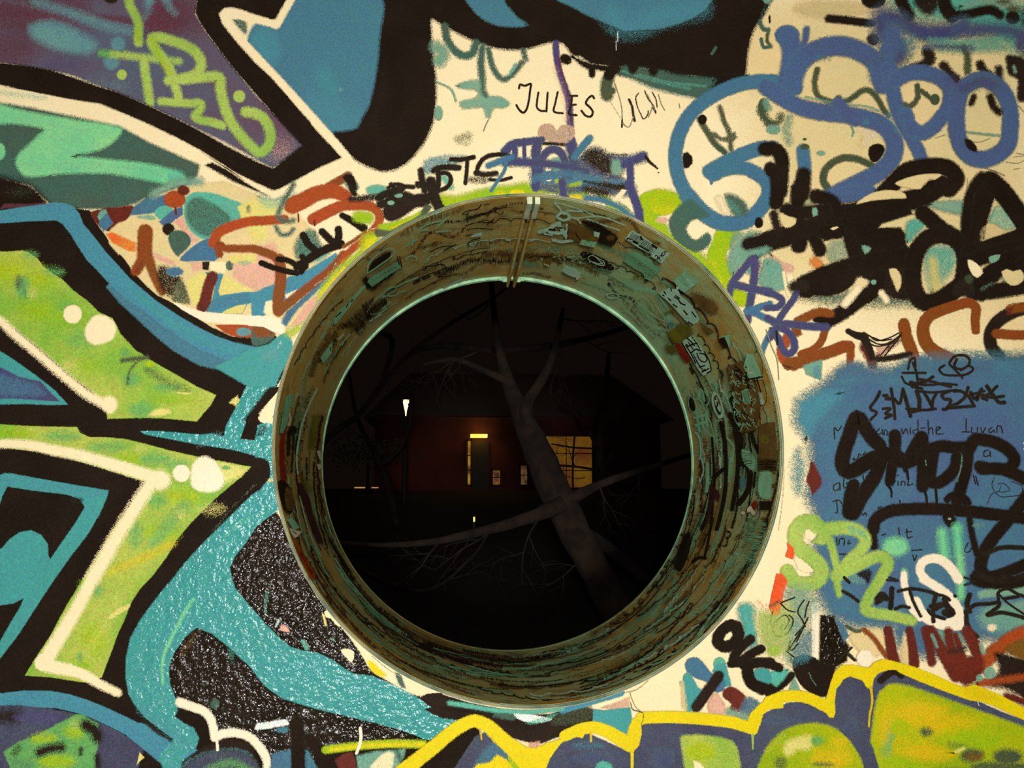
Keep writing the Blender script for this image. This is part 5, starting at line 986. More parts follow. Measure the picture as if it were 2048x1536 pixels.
S('dgreen', 30, '620,400 700,440 740,430', 10, .8); S('rust', 40, '760,430 840,500 900,590 940,640', 14, .9); S('dred', 66, '950,430 970,540 1000,690', 14, w2=90); S('dred', 56, '1120,430 1140,540 1160,700', 14, w2=80); S('dred', 70, '1250,430 1280,560 1300,690', 18, w2=60); S('dred', 76, '1290,430 1360,560 1440,690 1500,790', 20, w2=110); S('dred', 66, '1430,440 1450,560 1520,680 1600,800', 20, .95, w2=90); S('dred', 50, '1480,470 1540,620 1600,760', 20, .95); S('dred', 86, '1580,440 1650,580 1700,700', 20)
S('red', 110, '2060,440 1950,490 1830,580 1720,680 1600,790', 24, .9, w2=120); F('dred', '1450,700 1700,640 1700,780 1580,870 1480,800', 30, .95); F('soot', '1800,610 1950,640 2100,680 2100,1000 1900,900 1750,880 1640,860 1840,760', 40, .95); S('red', 60, '1690,850 1850,830 2060,800', 24, .8); F('ochre', '1880,580 1990,500 2100,480 2100,660 1950,640', 30, .9); D('haze', '1760,770,46,50', 16); D('haze', '1680,810,30,30', 16, .8); S('dred', 60, '1900,960 2060,1010', 30, .9); S('haze', 30, '1690,550 1710,610', 20, .8); S('haze', 24, '1300,470 1340,560', 24, .8)
S('soot', 40, '1440,600 1560,580', 30, .6)
G('white_dot', 'small cream painted dot above the yellow outline, lower right'); D('white', '765,655,66,68', 22)
G('white_stripe', 'vertical pale painted stripe beside the black patch, lower right'); S('white', 66, '365,230 365,400 365,560 365,660', 16, .95, w2=60); S('haze', 60, '360,200 365,260', 40, .7)
G('black_patch', 'speckled black painted patch and blob above the yellow outline')
P('gloss', '410,310 520,320 560,420 640,560 620,680 540,720 480,900 450,960 400,700', 20); P('panel', '520,340 600,380 640,470 600,540 560,440', 24, .8); S('dgreen', 20, '620,600 690,670', 10); S('ink', 16, '560,660 660,570', 6); S('ink', 16, '580,580 680,670', 6)
F('black', '185,700 200,650 290,625 370,650 420,690 520,720 490,860 450,960 400,960 300,910 230,830', 12); S('black', 70, '-10,920 60,890 130,840 180,790', 14, w2=60); S('haze', 8, '320,770 340,820 375,870', 8, .6); P('haze', '160,900 200,800 250,910 180,920', 12, .9)
G('green_mist_patch', 'pale green misted patch with orange streaks right of the pipe')
K()
G('orange_streak', 'short orange painted streaks right of the pipe')
P('vermil', '1572,1085 1585,1095 1586,1108 1575,1112', 3); 
T(3, 3); P('vermil', '60,-20 110,-20 150,40 120,130 110,200 80,310 30,320 0,250 20,150', 8); S('dgreen', 26, '10,240 80,200', 14, .7)
F('haze', '120,100 260,60 360,120 340,400 280,640 160,720 60,560 -20,500 0,380 120,300', 90, .6); D('grass', '40,590,60,50', 40, .8); D('lime', '130,300,90,110', 80, .5); F('bluelt', '200,540 340,420 330,660 200,700', 60, .6); F('seagreen', '-20,780 120,740 160,740 60,880 -40,880', 20, .9)
G('ink_words', 'thin black ink words written upright, lower right of the pipe')
for q in ('100,210 150,190 205,170', '90,215 150,270 205,285', '110,390 90,420 110,430 160,350 130,310 60,360 30,430 70,480 150,450 185,390 190,340 160,310', '280,190 250,230 230,290 260,340 290,400', '320,200 300,250 285,330', '210,470 280,390 310,330', '170,520 160,570 180,590 230,540', '140,600 200,645', '250,440 200,520 150,600', '280,400 240,480 220,520', '30,280 10,370', '160,560 150,600'): S('ink', 11, q, 5)
# ------------------------------------------------------------------ area right below the pipe
T(2, 3)
G('teal_smear', 'teal and green smears on the cream wall below right of the pipe')
D('teal', '1860,270,60,50', 40, .9); S('teal', 110, '1860,280 1890,420 1900,520', 50, .9); F('seagreen', '1800,220 1900,200 1960,260 1920,560 1860,600 1840,400', 50, .5); F('lime', '1950,300 2048,260 2200,340 2200,600 2048,640 1960,480', 80, .6); S('orange', 60, '1960,210 2048,260', 70, .4)
F('teal', '1370,790 1400,760 1500,900 1560,900 1470,1060 1400,1080 1370,940', 16); D('seagreen', '1655,700,50,54', 12); P('teal', '1620,700 1700,690 1730,800 1750,880 1680,880 1600,760', 12); F('spo', '1380,700 1410,655 1480,650 1530,700 1600,780 1690,820 1700,880 1600,900 1560,850 1440,800 1390,750', 12)
F('panel', '1560,820 1680,880 1700,900 1640,930 1560,880', 14, .9); S('soot', 84, '1645,795 1580,890 1520,970 1470,1040', 14); F('dred', '1680,920 1740,880 1820,920 1870,980 1860,1060 1780,1090 1730,1060 1750,1020 1680,960', 14); F('pink', '1560,1020 1620,930 1680,1000 1710,1090 1580,1090', 24, .9); F('panel', '1870,960 1980,1020 1940,1080 1870,1130 1800,1110', 24, .7); S('haze', 30, '1350,850 1390,1060', 14, .6); S('haze', 60, '1730,1080 1860,1130', 40, .7)
F('teal', '1920,760 1960,735 2048,745 2060,860 1990,850 1930,800', 10)
G('black_letters', 'rough black painted letters OUC below right of the pipe')
S('black', 90, '1790,400 1720,400 1660,450 1640,520 1680,560 1750,550 1800,490 1800,430 1750,390', 12); S('black', 74, '1900,500 1830,560 1780,620 1760,690', 12); S('black', 70, '1775,690 1850,660 1920,610 1985,580', 12); S('black', 60, '1745,700 1840,690', 10); S('black', 80, '1850,710 1950,690 2060,690', 12); S('black', 90, '1880,700 1880,790 1920,860 1990,890 2060,910', 12)
T(3, 3); S('black', 70, '-40,690 30,710 80,730', 12); S('black', 70, '-60,910 10,890', 16)
T(2, 3)
P('sage', '1340,850 1370,840 1400,1060 1350,1060', 14, .6)
S('pencil', 6, '940,930 960,990 990,1050 1040,1090 1035,1150 1050,1190', 5, .9)
S('pencil', 5, '1730,260 1640,370 1500,510 1200,720 1000,900 890,930', 5, .8)
K(); S('pencil', 1.6, '1556,760 1552,720 1540,690 1530,660', 1.4, .9); S('pencil', 1.5, '1555,1060 1562,1010 1566,950 1563,860 1556,800', 1.4, .5)
S('pencil', 1.4, '1535,775 1545,800 1553,830', 1.4, .8)
# ================================================================== bottom strip: yellow outlined navy lettering
T(2, 3)
G('dark_shadow_patch', 'dark brown paint under the pipe, with the rim shadow painted in')  # shadow below the mouth rim painted as a dark brown film
P('soot', '-700,1060 -600,1040 -400,1080 -100,1110 50,1100 300,1100 420,1060 600,1040 680,1080 640,1160 560,1190 420,1260 240,1330 150,1330 0,1290 -100,1270 -250,1200 -400,1150 -560,1130', 14); P('dteal', '-150,1060 100,1090 0,1150 -150,1120', 20, .8); F('nearwhite', '0,1080 100,1090 200,1110 320,1135 250,1165 120,1165 40,1130', 12, .95); F('seagreen', '100,1170 350,1090 400,1070 300,1150 160,1180', 20, .6)
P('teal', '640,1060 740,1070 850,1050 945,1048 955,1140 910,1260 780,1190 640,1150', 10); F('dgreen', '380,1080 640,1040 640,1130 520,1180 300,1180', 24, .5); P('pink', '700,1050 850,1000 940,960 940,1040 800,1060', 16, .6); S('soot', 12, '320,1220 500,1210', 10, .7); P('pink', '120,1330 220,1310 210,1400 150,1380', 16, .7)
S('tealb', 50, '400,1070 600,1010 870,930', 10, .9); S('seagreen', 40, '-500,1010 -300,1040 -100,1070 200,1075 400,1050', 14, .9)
G('navy_letter_ground', 'navy painted ground of the bottom lettering')
P('navy', '-480,1560 -300,1280 -160,1220 0,1400 170,1500 300,1350 430,1260 600,1250 800,1340 930,1400 1020,1200 1060,1170 1300,1150 1600,1160 1780,1190 1890,1260 2000,1100 2100,1050 2200,1010 2330,1000 2480,1060 2548,1130 2600,850 2680,790 2790,830 2850,890 2900,790 3000,740 3100,750 3400,880 3700,990 3900,1080 4200,1190 4200,1620 -500,1620', 10)
D('indigo', '650,1450,160,50 1200,1450,90,80 2700,1250,60,120 2100,1150,100,30', 70, .7); D('tealb', '600,1350,140,50', 90, .35); F('panel', '-300,1500 -150,1330 0,1400 20,1560 -300,1600', 30, .7)
G('lime_letter_fill', 'lime green painted letter interior, bottom centre right')
P('limef', '1340,1290 1360,1268 1480,1260 1650,1280 1750,1310 1790,1360 1810,1450 1840,1620 1390,1620 1360,1450', 22); D('grass', '1500,1400,120,80', 60, .8); P('cream', '1440,1465 1500,1490 1560,1560 1460,1560', 10, .9); F('grass', '2000,1420 2048,1350 2100,1330 2100,1620 1990,1620 1985,1500', 20)
F('seagreen', '670,1500 720,1470 790,1500 800,1560 660,1560', 14, .8)
P('yellow', '-340,1560 -280,1500 -180,1480 -120,1420 -60,1450 20,1500 100,1560', 16, .9); P('grass', '-20,1400 60,1460 110,1560 20,1560 -40,1460', 16, .9); S('dgreen', 24, '0,1420 100,1530', 20, .6)
T(3, 3)
G('lime_letter_fill', 'round lime yellow painted letter interior, bottom right')
F('ylime', '-60,1440 20,1310 150,1210 330,1170 480,1190 620,1280 700,1390 750,1500 780,1640 -100,1640', 24); D('gold', '500,1450,170,90 560,1330,80,60', 90, .8); F('paley', '110,1400 130,1320 220,1280 340,1270 370,1300 320,1380 220,1390 150,1440', 40, .8); D('green', '380,1310,50,40', 40, .8); D('dgreen', '90,1490,60,60 430,1500,90,24', 50, .6); S('paley', 30, '-20,1400 120,1260', 40, .4)
G('lime_letter_fill', 'wide lime yellow painted letter interior, bottom right corner')
P('ylime', '870,1640 870,1530 810,1370 810,1280 830,1120 850,1000 880,920 950,860 1020,855 1150,880 1400,970 1650,1060 1900,1150 2200,1260 2200,1640', 24)
D('gold', '1200,1100,240,120 1450,1200,240,110 1250,1400,200,80 950,1200,80,180', 130, .85); D('grass', '1600,1300,260,110 1050,1500,180,50', 120, .8); S('green', 70, '1000,1180 970,1300 930,1400', 60, .8); D('dgreen', '1250,1240,50,36 1620,1430,100,60 1900,1440,120,70', 60, .85); D('grass', '1040,1200,80,70', 60, .7); D('ochre', '1640,1440,80,40', 60, .7); F('gold', '1010,1300 1250,1360 1520,1400 1400,1480 1100,1450 1000,1380', 50, .7); D('dgreen', '1850,1520,250,50 1500,1560,200,30', 60, .8); S('dgreen', 40, '1440,1340 1560,1360', 50, .7); S('paley', 24, '1490,1400 1550,1370', 20, .8)
P('navy', '810,1340 830,1370 880,1560 880,1620 780,1620 740,1450 650,1310 560,1230 700,1250 800,1330', 10)
S('soot', 56, '890,830 950,780 1010,755 1050,790', 10, w2=56)
G('yellow_outline', 'bright yellow painted outline along the bottom lettering, with drips')
T(2, 3)
S('yellow', 116, '-980,1640 -880,1560 -740,1450 -600,1340 -520,1270 -420,1200 -320,1155 -260,1160', 12, w2=96); S('yellow', 96, '-300,1150 -200,1190 -100,1280 0,1370 80,1450 140,1520', 12, w2=130); P('yellow', '0,1290 110,1360 180,1370 250,1340 400,1290 560,1180 620,1170 560,1290 470,1270 380,1340 300,1450 260,1560 100,1560 60,1470 0,1430', 8)
S('yellow', 84, '420,1270 560,1215 660,1205 780,1250 860,1300 940,1350', 8, w2=100); P('yellow', '780,1190 915,1265 930,1200 960,1140 1010,1100 1060,1090 1060,1170 1030,1190 1030,1260 1010,1350 975,1390 930,1385 880,1340 780,1290', 8); S('yellow', 90, '1030,1130 1200,1122 1400,1128 1600,1145 1750,1165 1870,1200', 8); P('yellow', '1780,1120 1870,1160 1900,1090 1960,1030 2048,960 2160,960 2160,1050 2048,1060 2000,1100 1980,1170 1950,1250 1920,1270 1870,1240 1780,1200', 8)
S('yellow', 86, '2048,1000 2160,960 2290,955 2400,985 2480,1030', 8); P('yellow', '2420,950 2495,985 2515,930 2540,840 2570,760 2620,710 2720,705 2840,730 2840,800 2770,800 2700,795 2640,820 2610,870 2580,900 2570,1000 2575,1090 2560,1125 2530,1125 2500,1090 2400,1030', 8)
P('yellow', '2700,706 2840,735 2880,690 2950,660 3020,670 3200,720 3380,790 3550,870 3610,885 3680,860 3780,900 3900,950 4100,1060 4200,1100 4200,1200 4000,1110 3850,1040 3740,1000 3650,990 3480,930 3250,840 3090,770 3060,745 3000,745 2920,770 2880,820 2870,890 2850,900 2820,880 2790,830 2700,800', 8)
P('gold', '3560,880 3680,862 3780,900 3900,980 3740,1000 3620,960', 40, .5)
S('yellow', 26, '955,1380 955,1480 953,1620', 5, w2=16); S('lime', 20, '1915,1260 1918,1375', 6, w2=12); S('gold', 20, '2858,880 2868,1000 2850,1100 2842,1195', 6, w2=14); S('gold', 16, '625,1240 628,1315', 5); S('gold', 12, '-250,1240 -245,1300', 5); S('gold', 10, '-155,1260 -150,1320', 5)
S('dgreen', 9, '945,1010 960,1060 1040,1090 1045,1130 1030,1180 1050,1210', 6, .7); S('nearwhite', 6, '3710,1000 3720,1030', 6, .7); D('haze', '550,1120,0.5', 1)
# ================================================================== stickers, tags and scribbles inside the pipe
PAL.update({
 'tpale': ('CDF4D0', 'B4E4C0', 40, .8, .15, .6, .2), 'tpale2': ('A6E4B0', '90D09C', 30, .8, .18, .6, .2), 'tdark': ('342A1C', '241C12', 30, .6, .25, .6, .2),
 'tbrown': ('846632', '6C5026', 20, .6, .25, .6, .2), 'tcream': ('FFF4D0', 'F0E0B4', 40, .5, .1, .6, .2), 'tred': ('A83018', '8A2414', 20, .5, .2, .6, .2),
 'tmaroon': ('55302C', '452428', 20, .5, .2, .6, .2), 'tolive': ('8A8420', '6E6A24', 12, .8, .2, .6, .2), 'tteal': ('84C894', '70A878', 12, .9, .2, .6, .2), 'torange': ('C06818', 'A8481C', 20, .6, .2, .6, .2)})
Film.surf = 'tube'
G('marker_scribbles', 'dense small marker scribbles, smears and drips covering the inside of the pipe', kind='stuff')
rr = random.Random(21); K()
def soft_patch(n, cols, th0, th1, ln, wd):
    for _ in range(n):
        th = rr.uniform(th0, th1); y = rr.uniform(.02, TD-.03); l = rr.uniform(*ln); w_ = rr.uniform(*wd)
        q = []; k = 6; bend = rr.uniform(-.05, .05)
        for i in range(k+1): q.append(tube_px(th+(l*i/k)/R0, min(TD-.01, max(.01, y+bend*math.sin(i*1.3)))))
        S(rr.choice(cols), w_, q, soft=w_*1.1, a=rr.uniform(.35, .75))
PI = math.pi
soft_patch(26, ['tdark', 'tbrown', 'tdark', 'tmaroon'], -PI, PI, (.08, .35), (5, 13))
soft_patch(34, ['tteal', 'tpale2', 'tbrown'], -PI*.72, PI*.2, (.06, .25), (5, 14)); soft_patch(14, ['tteal', 'tbrown'], PI*.2, PI*1.2, (.05, .2), (5, 12))
def scrib(th, y, hgt, n, wd, col, amp):
    """a scrap of joined-up pseudo handwriting running round the bore"""
    q = []; v = hgt*rr.uniform(.10, .22); r1 = hgt*rr.uniform(.15, .4); r2 = hgt*rr.uniform(.15, .32); ph = rr.uniform(0, 6); tilt = rr.uniform(-.5, .5)
    for i in range(n*3):
        ph += rr.uniform(1.2, 2.1); a_ = v*i+r1*math.cos(ph)*rr.uniform(.3, 1); b_ = r2*math.sin(ph)*rr.uniform(.4, 1.2)+a_*tilt
        q.append(tube_px(th+a_/R0, min(TD-.012, max(.008, y+b_))))
    S(col, wd, q, soft=wd*.6, a=rr.uniform(.7, 1), jit=.25)
for _ in range(330):
    th = rr.uniform(-PI, PI); y = rr.uniform(.03, TD-.05); low = math.sin(th) < .25
    if not low and rr.random() < .8: continue
    dark = rr.random() < (.68 if low else .55)
    scrib(th, y, rr.uniform(.02, .09), rr.randint(3, 9), rr.uniform(1.1, 3.4 if low else 2.2), rr.choice(['tdark', 'tdark', 'tbrown', 'tmaroon']) if dark else rr.choice(['tpale2', 'tpale', 'tteal']), 1.0)
for _ in range(60):                        # longer sweeping strokes along the lower half
    th = rr.uniform(-PI*.95, 0); y = rr.uniform(.03, TD-.05); l = rr.uniform(.1, .4); wd = rr.uniform(1.5, 5.5); dy = rr.uniform(-.08, .08)
    q = [tube_px(th+l*i/6/R0, min(TD-.012, max(.008, y+dy*i/6+rr.uniform(-.008, .008)))) for i in range(7)]
    S(rr.choice(['tdark', 'tdark', 'tmaroon', 'tbrown', 'tpale2', 'tteal']), wd, q, soft=wd*.8, a=rr.uniform(.6, .95), w2=wd*.4)
G('dark_brush_letters', 'long dark painted strokes on the right inner side of the pipe')
T(2, 2)
for w_, q in ((20, '1600,430 1612,600 1620,780 1605,960 1590,1150 1560,1300 1540,1390'), (32, '1670,310 1700,450 1712,620 1710,800 1690,950 1660,1080 1640,1160'), (30, '1620,750 1655,710 1695,680'), (34, '1745,240 1790,380 1810,560 1800,760 1780,900 1762,1000'), (34, '1820,300 1835,480 1830,640'), (44, '1830,640 1880,650 1905,720 1895,830 1860,900 1815,955'), (26, '1915,260 1915,360 1935,460 1975,550'), (20, '1945,700 1935,820'), (30, '1905,250 1940,210 1985,165'), (30, '1600,950 1560,1060 1520,1160'), (16, '1380,1220 1340,1330 1330,1400'), (26, '1450,1420 1500,1390 1545,1395'), (40, '1760,120 1800,230 1830,300')):
    S('tdark', w_, q)
F('tmaroon', '1555,830 1580,805 1620,830 1655,860 1665,900 1650,945 1620,915 1580,890', 10); S('tmaroon', 26, '1610,900 1580,1010 1560,1080', 12, .8)
F('tdark', '1380,1200 1420,1180 1430,1260 1400,1400 1340,1500 1300,1480 1340,1340', 14, .9)
for q in ('1400,20 1380,60', '1440,40 1470,130 1500,60', '1490,120 1520,50 1540,140', '1540,60 1580,120 1560,170'): S('tpale2', 12, q, 8, .9)
F('tdark', '1420,90 1450,130 1465,210 1440,225 1415,160', 6); S('tpale2', 7, '1420,90 1460,130 1470,210 1440,225 1412,160 1420,90', 4)
for q in ('1480,240 1500,380', '1520,250 1530,350', '1550,230 1560,330', '1470,330 1560,300', '1460,270 1540,250'): S('tpale2', 24, q, 12, .85)
S('tpale2', 30, '1560,640 1565,780 1555,860', 16, .9); S('tpale2', 20, '1745,600 1735,780', 12, .8); S('tpale2', 14, '1720,430 1770,500 1760,620', 6, .8); D('slate', '1845,790,26,60', 20, .8); S('tpale', 40, '1980,80 2000,150', 20, .7); F('tpale2', '1840,520 1900,540 1960,640 1950,700 1860,640', 16, .7); F('tpale2', '1990,700 2060,700 2060,920 1980,900', 20, .9); F('tteal', '1880,1060 1980,1080 2040,1120 1980,1330 1900,1450 1860,1300', 50, .5)
T(1, 2)
G('red_streak', 'long red painted streak on the left inner edge of the pipe')
S('tred', 36, '232,330 212,450 208,600 218,720 222,800', 14, .95, w2=46); S('torange', 30, '310,1240 345,1330 385,1410 450,1536', 16, .9, w2=56); S('tred', 26, '360,1350 410,1450 440,1510', 12, .8); S('tdark', 30, '265,380 262,470 260,560', 14, .9); S('tdark', 22, '290,340 300,400 285,700', 10, .8); D('tdark', '295,365,34,34', 14); F('tdark', '180,770 250,790 300,1000 270,1040 230,1010', 10, .9); F('tbrown', '240,820 280,840 300,1000 250,1010', 12, .7)
G('dark_feather_mark', 'dark curved painted mark like a feather, left inner side of the pipe')
F('tmaroon', '330,785 360,800 400,860 435,930 450,1010 490,1130 540,1280 500,1270 440,1130 400,1000 360,900', 10, .95); S('tcream', 6, '362,930 380,1010 405,1100', 4); S('tpale', 14, '490,40 420,180 370,320 340,460 325,600 335,720', 8, .9); S('tpale2', 10, '350,900 390,1060 440,1220 520,1380', 8, .9)
S('tolive', 50, '480,260 455,380 440,500', 40, .85); S('tolive', 40, '400,780 425,850', 30, .8); S('tcream', 18, '270,90 262,140', 4); S('tcream', 18, '268,235 275,290 262,330', 8); S('tpale2', 20, '330,80 290,180', 12, .8); S('tcream', 10, '245,200 240,240', 5)
T(1, 1)
G('dark_writing', 'dark handwriting near the top left of the pipe mouth', kind='stuff')
for q in ('1650,180 1680,155 1700,170 1680,180 1660,175', '1700,150 1770,135 1790,120 1800,100', '1830,105 1850,95 1865,100', '1910,120 1925,130 1915,155', '1690,210 1780,190 1880,160', '1680,200 1700,235', '1800,240 1840,245 1890,235 1905,215', '1680,270 1740,250 1800,240', '1690,300 1780,290 1890,300', '1850,260 1890,225', '1680,350 1740,340', '1690,420 1720,390 1790,370', '1500,470 1600,420', '1390,480 1480,440 1570,430', '1330,600 1420,590 1500,580 1520,610', '1460,680 1560,670'): S('tdark', 9, q, 5, .9)
for q in ('1300,330 1320,290 1400,250 1500,230', '1310,310 1380,300', '1440,320 1560,310', '1200,540 1240,510 1290,530 1280,550', '1360,560 1400,510 1420,505', '1440,290 1540,200', '1210,430 1250,400 1290,380', '1255,360 1250,430', '1350,480 1380,450', '890,960 920,900 960,860 1000,830 1050,780 1110,760 1120,780 1060,820 1010,850', '1000,830 1100,830 1160,800 1200,790', '1120,760 1200,720 1290,685', '900,975 1000,965 1040,930', '1000,940 1080,880', '840,1020 920,980 1000,975', '830,1130 850,1100', '670,1230 750,1140', '700,1200 690,1220'): S('tpale2', 12, q, 8, .9)
for q in ('910,1035 935,1020', '815,1125 850,1095', '950,1010 1000,980', '1500,770 1640,700', '660,1180 700,1140'): S('tpale', 12, q, 6)
S('tdark', 60, '1020,880 900,990 820,1100', 40, .7); F('tdark', '700,1080 800,960 860,900 960,830 900,950 780,1090', 30, .6); S('tdark', 60, '880,700 920,760 1000,700 1080,640', 30, .8)
T(2, 1)
G('pale_chalk_drawing', 'pale chalk star and spiky drawing at the top right of the pipe')
for w_, q in ((12, '340,85 380,130 420,180'), (8, '350,82 450,110 600,160 660,190'), (10, '660,190 760,210 900,265'), (10, '600,215 720,260 860,305'), (14, '440,150 560,155'), (10, '500,215 600,200 680,195'), (22, '360,195 400,165 450,180 460,210 410,225 370,210'), (14, '450,200 520,215 550,250'), (30, '220,320 290,300 350,260 380,250'), (26, '300,320 370,330 430,320'), (30, '380,270 400,300 430,350'), (12, '260,335 320,345'), (24, '330,385 400,398 490,385'), (14, '440,260 430,370')): S('tpale', w_, q, 6, .95)
D('tbrown', '415,200,22,14', 6); S('tdark', 18, '300,300 340,305', 6); S('tdark', 12, '380,285 400,290', 6)
for i in range(26):
    x = rr.uniform(290, 560); y_ = 440+(x-290)*.25+rr.uniform(-30, 60); S('tpale2', 5, [(x, y_), (x+rr.uniform(-30, 30), y_+rr.uniform(0, 30)), (x+rr.uniform(0, 40), y_+rr.uniform(-10, 30))], 4, .8)
G('pale_ring_mark', 'small pale chalk ring'); S('tpale', 9, '760,820 800,808 850,825 850,838 810,850 765,840 757,822', 5)
G('pale_line_writing', 'long thin pale written lines, upper right of the bore')
for q in ('880,915 960,990 1040,1070 1080,1120', '890,950 930,960 1000,1030', '1030,865 1035,840 1060,845 1120,920 1130,950', '980,890 1060,980 1180,1055', '1040,900 1120,980 1220,1035', '1120,860 1180,950 1225,1020 1210,1035', '1170,830 1250,940', '1110,1130 1120,1170', '1105,1130 1150,1160 1160,1120 1190,1145 1200,1090 1230,1110 1240,1065 1270,1090', '1000,880 1090,990'): S('tpale2', 7, q, 5, .9)
G('olive_smear', 'olive yellow painted smears on the right inner side', kind='stuff')
F('tolive', '1250,1130 1330,1060 1440,1070 1450,1130 1380,1180 1330,1220 1280,1200', 50, .9); F('tolive', '1220,1230 1290,1220 1330,1290 1260,1290', 30, .8); S('tolive', 30, '1230,970 1290,950', 30, .6)
G('red_smear', 'dark red painted smear on the right inner side')
F('tred', '1310,1210 1360,1230 1400,1290 1430,1360 1400,1370 1350,1310', 24, .95)
G('dark_smear', 'dark smudged patch at the upper right of the bore', kind='stuff')
D('slate', '1270,1060,30,22', 14, .8); F('tbrown', '1500,1040 1560,1080 1620,1120 1580,1140 1540,1110', 12, .9); D('tolive', '1010,680,40,24', 30, .6)
F('tdark', '550,230 620,232 700,255 770,300 840,350 850,380 800,430 740,420 690,400 700,330 640,290 590,270', 20, .95); D('tbrown', '790,365,34,26', 14, .8)
F('tbrown', '1430,800 1500,810 1640,900 1640,980 1560,960 1480,900', 40, .8)
# ---- stickers
K()
ST('sticker', 'long pale sticker with black striped print near the top right of the pipe mouth')
T(2, 1); P('tpale', '935,330 965,305 1050,355 1170,440 1120,500 1010,445 905,375', 4)
for i in range(6): S('tdark', 5, [(960-5*i, 325+10*i), (1060-5*i, 385+10*i), (1140-5*i, 440+10*i)], 3)
S('tdark', 18, '925,375 960,390 1000,410', 4); S('tdark', 16, '1030,360 1040,380', 4); S('tpale', 8, '930,382 965,392', 3); S('tdark', 20, '1125,425 1160,450', 4); S('tdark', 14, '1020,430 1090,470', 5)
ST('sticker', 'pale square sticker with dark letters beside the striped one')
P('tpale', '1172,440 1262,490 1196,574 1108,512', 4); 
for q in ('1150,505 1140,540', '1150,505 1165,515 1160,535 1142,542', '1172,520 1165,550', '1172,520 1185,525 1178,535 1188,550', '1190,510 1200,515', '1205,485 1195,505 1210,512', '1215,480 1225,490 1210,510', '1222,475 1240,480'): S('tdark', 7, q, 3)
ST('sticker', 'dark oval sticker with a pale ring and a crossed figure at the upper right')
F('tdark', '545,490 570,475 640,490 740,540 800,585 822,615 805,630 740,620 660,590 580,540', 5); S('tpale2', 4, '820,605 820,625 790,633 720,617', 3); S('tpale', 6, '610,520 640,508 690,530 735,560 740,585 700,585 640,560 610,535 610,520', 3); S('tpale', 7, '665,515 700,550 735,588', 3); S('tpale', 6, '650,560 700,575 735,560', 3)
for i in range(14):
    a_ = i/14*2*PI; D('tpale2', '%f,%f,7,4' % (683+112*math.cos(a_)+10*math.sin(a_), 553+46*math.sin(a_)+44*math.cos(a_)), 4, .6)
ST('sticker', 'large faded teal poster scrap with small lines of text, right of the dark oval')
P('tteal', '935,470 1000,480 1115,545 1130,580 1200,615 1100,710 1060,690 1050,650 990,620 890,555', 8)
for i in range(6):
    for j in range(5):
        x = 985+26*i+6*j; y_ = 535+17*i+18*j; S('tbrown', 5, [(x, y_), (x+14, y_+9)], 4, .7)
ST('sticker', 'pale blank square sticker on the upper right inner side')
P('tpale2', '1382,628 1440,670 1498,722 1440,765 1382,808 1340,780 1290,712 1340,665', 7); S('tpale', 26, '1400,700 1440,740', 20, .7); S('tbrown', 8, '1370,730 1400,745', 6, .6); D('tcream', '1325,768,12', 5)
ST('sticker', 'torn pale sticker with ragged edges and dark marks below the blank square')
P('tpale', '1170,805 1260,765 1290,780 1320,770 1350,830 1400,870 1440,910 1470,960 1498,1010 1490,1040 1430,1068 1400,1040 1350,990 1300,930 1260,890 1230,860 1200,840', 6)
for q in ('1195,820 1215,830', '1215,795 1230,815', '1270,770 1275,790', '1300,840 1330,860 1350,890 1385,905', '1310,830 1340,850', '1340,880 1370,900', '1250,850 1270,870', '1440,960 1470,1000', '1410,1040 1440,1060', '1290,900 1320,920', '1375,950 1400,980'): S('tdark', 11, q, 4)
ST('sticker', 'rounded pale sticker with bold black outlined lettering on the right inner side')
P('tpale', '1362,1195 1440,1148 1480,1190 1530,1270 1570,1340 1595,1410 1585,1450 1530,1470 1490,1420 1450,1350 1400,1270', 6)
for w_, q in ((11, '1375,1200 1400,1225 1430,1210'), (11, '1400,1170 1430,1195 1460,1230'), (9, '1440,1160 1470,1200 1500,1250'), (12, '1400,1240 1440,1220 1480,1210'), (10, '1390,1230 1430,1290 1470,1370'), (12, '1430,1290 1470,1260 1510,1270'), (10, '1480,1290 1500,1340 1540,1360 1560,1340 1540,1300 1500,1290'), (9, '1450,1300 1500,1390 1540,1430 1575,1410'), (10, '1540,1280 1580,1360 1590,1430 1560,1450'), (12, '1500,1400 1540,1390'), (12, '1520,1440 1545,1420'), (8, '1410,1200 1450,1260')): S('tdark', w_, q, 3)
ST('sticker', 'small blank pale sticker low on the upper right side, near the far rim')
P('tpale', '432,590 510,615 552,650 520,692 450,665 395,632', 5); S('tcream', 14, '520,698 545,675', 4)
ST('sticker', 'brown sticker with pale squares near the top of the pipe mouth')
P('tbrown', '450,235 540,270 650,320 700,370 660,440 560,410 450,370', 6); P('tpale', '655,312 705,328 695,365 650,350', 5); P('tpale2', '560,380 680,400 660,445 540,420', 6, .9); S('tolive', 30, '600,390 650,370', 16, .7)
for i in range(4): S('tdark', 6, [(505+8*i, 320+16*i), (520+10*i, 360+8*i)], 3)
ST('sticker', 'small ochre sticker with white dots near the top of the bore')
P('tolive', '250,545 290,530 320,550 310,575 270,590', 8); P('torange', '260,560 300,555 300,575', 6, .6); D('tcream', '262,578,7 278,584,7 292,590,7', 4); S('tpale', 8, '232,530 242,545', 4)
ST('sticker', 'black square sticker with a pale folded corner, right inner side')
P('tdark', '1655,1180 1695,1155 1740,1240 1690,1250', 6); P('tpale2', '1645,1165 1740,1140 1750,1245 1735,1240 1700,1160', 5)
ST('sticker', 'large pale sticker with a dense dark zigzag pattern on the right inner side')
P('tbrown', '1720,1400 1840,1350 1880,1420 1960,1560 1990,1700 1960,1900 1830,1930 1800,1760 1760,1600', 8)
